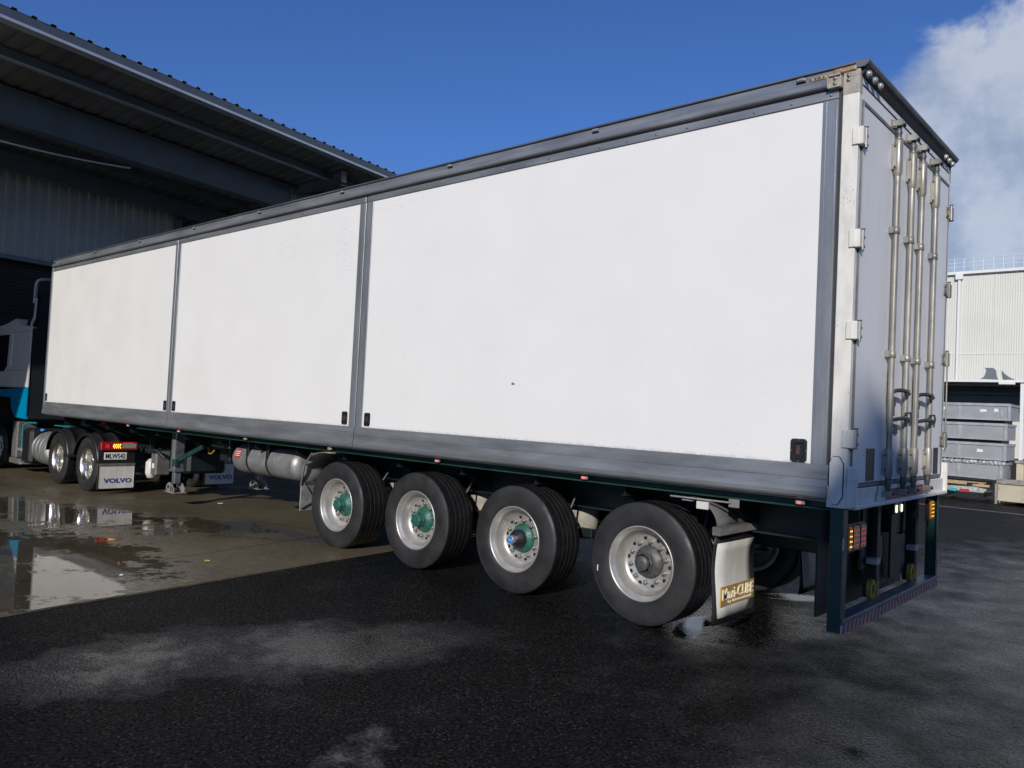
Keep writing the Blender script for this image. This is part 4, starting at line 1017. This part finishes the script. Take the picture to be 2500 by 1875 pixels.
# roller door: horizontal slats, dark
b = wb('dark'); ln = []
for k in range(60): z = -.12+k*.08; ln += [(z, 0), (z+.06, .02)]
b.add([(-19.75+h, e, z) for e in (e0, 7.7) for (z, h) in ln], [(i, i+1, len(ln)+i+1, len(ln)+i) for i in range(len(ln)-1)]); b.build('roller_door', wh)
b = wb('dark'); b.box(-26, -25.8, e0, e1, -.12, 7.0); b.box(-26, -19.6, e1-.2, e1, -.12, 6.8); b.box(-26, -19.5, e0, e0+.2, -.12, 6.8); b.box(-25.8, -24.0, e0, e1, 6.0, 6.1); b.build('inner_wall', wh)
b = wb('cladd'); b.box(-23.0, -22.9, 7.9, e1-.3, -.12, 6.3); b.build('recess_wall', wh)
pts = []
for k in range(22):
    t = k/21; D = 15.9; e = -3.0+t*(7.1); z = 6.55-1.15*t*(1-t)*1.0+(-.1)*t
    pts.append(WP(D, e, z))
b = MB('cable'); b.tube(pts, .018, 6); c_ = b.build('hanging_cable'); tag(c_, 'thin pale cable sagging beneath the deep canopy beam', 'cable')

# ------------------------------------------------------------------ factory behind, right
YF = 60.0
fa = thing('factory_building', (-10, YF, 0), 'large cream ribbed-metal factory with rooftop railing behind the trailer on the right', 'factory')
def fclad(x0, x1, z0, z1, y, nm, m, pitch=.155, dep=.035):
    b = MB(m); n = int((x1-x0)/pitch); ln = []
    for k in range(n): x = x0+k*pitch; ln += [(x, 0), (x+pitch*.5, 0), (x+pitch*.62, -dep), (x+pitch*.88, -dep)]
    b.add([(x, y+h, z) for z in (z0, z1) for (x, h) in ln], [(i, i+1, len(ln)+i+1, len(ln)+i) for i in range(len(ln)-1)])
    return b.build(nm, fa)
fclad(-45, 30, 4.9, 7.42, YF, 'wall_cladding', 'fcream'); fclad(-45, 30, 7.46, 13.35, YF, 'wall_cladding', 'fcream')
b = MB('ftrim'); b.box(-45, 30, YF-.05, YF+.02, 7.42, 7.46); b.box(-45, 30, YF-.22, YF+.3, 13.35, 13.55); b.use('torn'); b.box(-45, 30, YF-.16, YF, 13.28, 13.349); b.build('parapet', fa)
b = MB('fcream'); b.box(-45, 30, YF+.1, YF+25, 0, 13.3); b.build('building_mass', fa)
b = MB('ftrim'); b.box(-12.42, -12.25, YF-.18, YF-.04, 5.4, 13.1); b.box(-12.60, -12.1, YF-.3, YF-.02, 12.95, 13.4, .03); b.build('downpipe', fa)
b = MB('fcream'); b.box(-10.05+.0, -10.0, YF-.05, YF-.036, 7.5, 13.3); b.build('sheet_joint', fa)
b = MB('rail')
for z in (14.15, 14.45, 14.75): b.tube([(-45, YF+1.2, z), (30, YF+1.2, z)], .03, 6)
k = -45
while k < 30: b.tube([(k, YF+1.2, 13.5), (k, YF+1.2, 14.78)], .035, 6); k += .64
b.build('roof_railing', fa)
# canopy bay
YC = 56.0
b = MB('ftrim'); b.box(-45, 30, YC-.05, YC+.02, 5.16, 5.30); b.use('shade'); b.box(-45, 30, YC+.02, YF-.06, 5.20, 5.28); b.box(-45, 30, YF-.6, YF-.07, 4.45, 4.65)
b.build('canopy', fa)
b = MB('ftrim'); b.box(-8.95, -8.0, YC-.1, YC-.052, 5.02, 5.18); b.build('canopy_lamp', fa)
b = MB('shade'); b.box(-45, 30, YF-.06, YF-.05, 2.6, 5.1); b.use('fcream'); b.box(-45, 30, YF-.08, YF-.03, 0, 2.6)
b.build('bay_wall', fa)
for x in (-22, -19, -16.2, -13.0, -10.35, -7.2, -4.0, -1): 
    b = MB('torn'); b.box(x-.08, x+.08, YF-.14, YF-.082, 2.6, 4.9); b.build('mullion', fa)
for x in (-14.0+.0, -7.62, -1.3, 5.0, 11.3, -20.4):
    b = MB('ftrim'); b.box(x-.11, x+.11, YC+.1, YC+.32, 0, 5.2, .01); b.build('canopy_post', fa)
# torn membrane standing above the canopy edge
b = MB('torn')
def px28(px, py):   # photo pixel -> point on the canopy plane
    v = fw + r2*((px-1250)/FPX) - u2*((py-937.5)/FPX); t = (YC+.4-CAM.y)/v.y; p = CAM+v*t; return (p.x, p.z)
A = [(2393, 925), (2402, 920), (2408, 905), (2405, 899), (2400, 898), (2425, 898), (2432, 905), (2433, 918), (2437, 927)]
B = [(2446, 904), (2452, 912), (2466, 922), (2480, 927), (2448, 927), (2445, 912)]
for P_ in (A, B): b.prism([px28(*p) for p in P_], 'y', YC+.40, YC+.46)
b.build('torn_membrane', fa)

# ------------------------------------------------------------------ crates, pallets, skip
def crate(z0, z1, x0, x1, label, marks=None, lean=0.0):
    y0 = 17.0; t = thing('storage_crate', ((x0+x1)/2, y0+.6, z0), label, 'crate', 'grey crates stacked behind the trailer')
    b = MB('crate')
    sl = lean
    def P(x, y, z): return (x, y, z+sl*(x-x1))
    vs = [P(x, y, z) for x in (x0, x1) for y in (y0, y0+1.2) for z in (z0, z1)]
    b.add(vs, [(0, 1, 3, 2), (4, 6, 7, 5), (0, 4, 5, 1), (2, 3, 7, 6), (0, 2, 6, 4), (1, 5, 7, 3)]); b.build('shell', t)
    b = MB('crated')
    for (za, zb_) in ((z1-.055, z1+.008), (z0-.006, z0+.03)):
        vs = [P(x, y, z) for x in (x0-.02, x1+.025) for y in (y0-.025, y0-.001) for z in (za, zb_)]
        b.add(vs, [(0, 1, 3, 2), (4, 6, 7, 5), (0, 4, 5, 1), (2, 3, 7, 6), (0, 2, 6, 4), (1, 5, 7, 3)])
    b.box(x1-.05, x1+.02, y0-.02, y0-.001, z0+.03, z1-.055, .004); b.box(x1+.001, x1+.022, y0-.02, y0+1.2, z1-.06, z1, .004)
    b.build('rim', t)
    if z0 > .6: b = MB('ink'); b.box(x0+.1, x1-.12, y0+.10, y0+1.1, z0-.085, z0-.007); b.build('skid', t)
    b = MB('crated'); b.box(-2.98, -2.90, y0-.012, y0-.001, z0+.02+sl*(-2.95-x1), z1-.06+sl*(-2.95-x1), .003); b.build('strap', t)
    if marks:
        b = MB('paper')
        for (x, z, w, h) in marks: b.add([(x, y0-.004, z), (x+w, y0-.004, z+.01), (x+w-.01, y0-.004, z+h), (x+.01, y0-.004, z+h+.01)], [(0, 1, 2, 3)])
        b.build('paper_label', t)
    return t
zs = [.56, 1.03, 1.49, 1.96]
cr = [crate(.56, .965, -5.9, -2.0, 'grey crate at the foot of the stack, crumpled wrap on its rim', None, -.012),
      crate(1.035, 1.44, -5.9, -1.93, 'grey crate second from the foot, one printed paper label mid-front', [(-2.55, 1.21, .14, .07), (-3.32, 1.22, .05, .08)]),
      crate(1.53, 1.93, -5.9, -1.92, 'grey crate second from the top of the stack, no label on its face'),
      crate(2.02, 2.42, -5.9, -1.86, 'grey crate on top of the stack with two paper labels', [(-2.50, 2.21, .15, .06), (-2.20, 2.22, .10, .075), (-3.32, 2.24, .06, .07)])]
b = MB('crated'); b.prism([(-2.07, 2.30), (-2.03, 2.25), (-1.99, 2.28), (-2.01, 2.18), (-2.03, 2.05), (-2.05, 2.12), (-2.055, 2.2)], 'y', 16.985, 16.996); b.build('torn_sticker', cr[3], origin=None)
w_ = MB('wrap'); random.seed(3)
for k in range(16):
    x = -3.3+k*.085+random.uniform(-.02, .02); z = .975
    w_.add([(x, 16.96, z+random.uniform(-.01, .03)), (x+.05, 16.93, z-random.uniform(.02, .06)), (x+.11, 16.96, z+random.uniform(-.01, .02)), (x+.06, 17.02, z+.04)], [(0, 1, 2, 3)])
o_ = w_.build('plastic_wrap', solid=.004); tag(o_, 'crumpled pale plastic wrap hanging over the lowest grey crate rim', 'plastic')
for z, lab in ((.36, 'pale timber pallet directly under the lowest grey crate'), (.10, 'dark timber pallet on the ground under the crate stack')):
    t = thing('wooden_pallet', (-3.8, 17.6, z-.1), lab, 'pallet', 'pallets under the crate stack')
    b = MB('wood' if z > .3 else 'black'); b.box(-5.6, -2.35, 17.05, 18.1, z+.075, z+.10); b.build('deck', t)
    for x in (-5.5, -4.0, -3.3, -2.5):
        b = MB('wood' if z > .3 else 'black'); b.box(x, x+.12, 17.06, 18.1, z-.02, z+.074); b.build('bearer', t)
    if z > .3:
        b = MB('wood'); b.box(-3.45, -2.75, 17.0, 17.045, z+.02, z+.09, .004); b.box(-2.62, -2.25, 17.0, 17.045, z-.01, z+.05, .004); b.build('side_board', t)
b = MB('tealrag'); b.prism([(-3.15, .20), (-2.98, .19), (-2.94, .27), (-3.12, .28)], 'y', 17.0, 17.03); b.use('hosered'); b.prism([(-2.93, .19), (-2.66, .19), (-2.7, .27), (-2.9, .26)], 'y', 17.0, 17.03)
b.use('wrap'); b.prism([(-3.3, .22), (-2.4, .20), (-2.3, .30), (-2.6, .34), (-3.25, .32)], 'y', 17.04, 17.05)
o_ = b.build('folded_plastic'); tag(o_, 'teal and red plastic sheets stuffed between the pallets', 'plastic')
t = thing('steel_skip', (-1.0, 17.1, 0), 'low cream steel skip with rust stains right of the grey crates', 'skip')
b = MB('rusty'); b.box(-1.97, 1.4, 16.4, 17.6, .09, .52, .01); b.build('body', t)
b = MB('steel'); b.box(-2.0, 1.43, 16.36, 16.42, .50, .62, .01); b.box(-2.02, -1.97, 16.36, 16.42, .02, .5); b.box(-1.93, -1.91, 16.37, 16.399, .05, .12); b.build('rim', t)
t = thing('ribbed_bin', (-.9, 18.2, 0), 'tall cream ribbed bin standing behind the rusty skip', 'bin')
b = MB('rusty'); ln = []
for k in range(16): x = -1.82+k*.16; ln += [(x, 0), (x+.09, 0), (x+.10, .02), (x+.15, .02)]
b.add([(x, 17.8+h, z) for z in (.4, 1.0) for (x, h) in ln], [(i, i+1, len(ln)+i+1, len(ln)+i) for i in range(len(ln)-1)]); b.box(-1.82, .73, 17.83, 19, 0, 1.0); b.build('body', t)
b = MB('steel'); b.box(-1.85, .75, 17.76, 17.84, .98, 1.04); b.build('rim', t)
# leaf and litter
def bit(nm, x, y, s, m, lab, cat):
    b = MB(m); z = gz(x)+.018; random.seed(int(x*100))
    pts = [(x+s*math.cos(a)*random.uniform(.6, 1.1), y+s*math.sin(a)*random.uniform(.5, 1), z+random.uniform(0, .012)) for a in [2*PI*k/9 for k in range(9)]]
    b.add([(x, y, z+.012)]+pts, [(0, 1+k, 1+(k+1) % 9) for k in range(9)]); tag(b.build(nm, origin=(x, y, z), solid=.002), lab, cat)
bit('fallen_leaf', -5.71, -1.47, .035, 'leaf', 'curled yellow leaf on the wet concrete near the asphalt edge', 'leaf')
bit('litter_scrap', -10.3, 1.14, .06, 'paper', 'white paper scrap on concrete beside the landing legs', 'litter')
bit('litter_scrap', -5.54, -2.38, .018, 'paper', 'tiny pale scrap beside the bright concrete puddle', 'litter')

# ------------------------------------------------------------------ unseen shed added behind the camera, outline shaped to shade the trailer's tail
t = thing('shed', (30, -34, 0), 'tall pale shed added out of view behind the photographer to shade the trailer tail', 'shed')
b = MB('fcream'); b.T = Matrix(((1, -.48, 0, -.48*28), (0, 1, 0, 0), (0, 0, 1, 0), (0, 0, 0, 1))); b.prism([(13.10, -.1), (13.14, 15.15), (13.36, 15.5), (13.66, 16.24), (14.26, 16.10), (17.0, 15.98), (60, 15.95), (60, -.1)], 'y', -40, -28); b.build('walls', t)
b = MB('ftrim'); b.box(14.2, 60, -28.1, -28.0, 15.7, 15.94); b.build('eave', t)
b = MB('shade'); b.box(22, 28, -28.0, -27.95, 0, 5); b.build('shed_door', t)
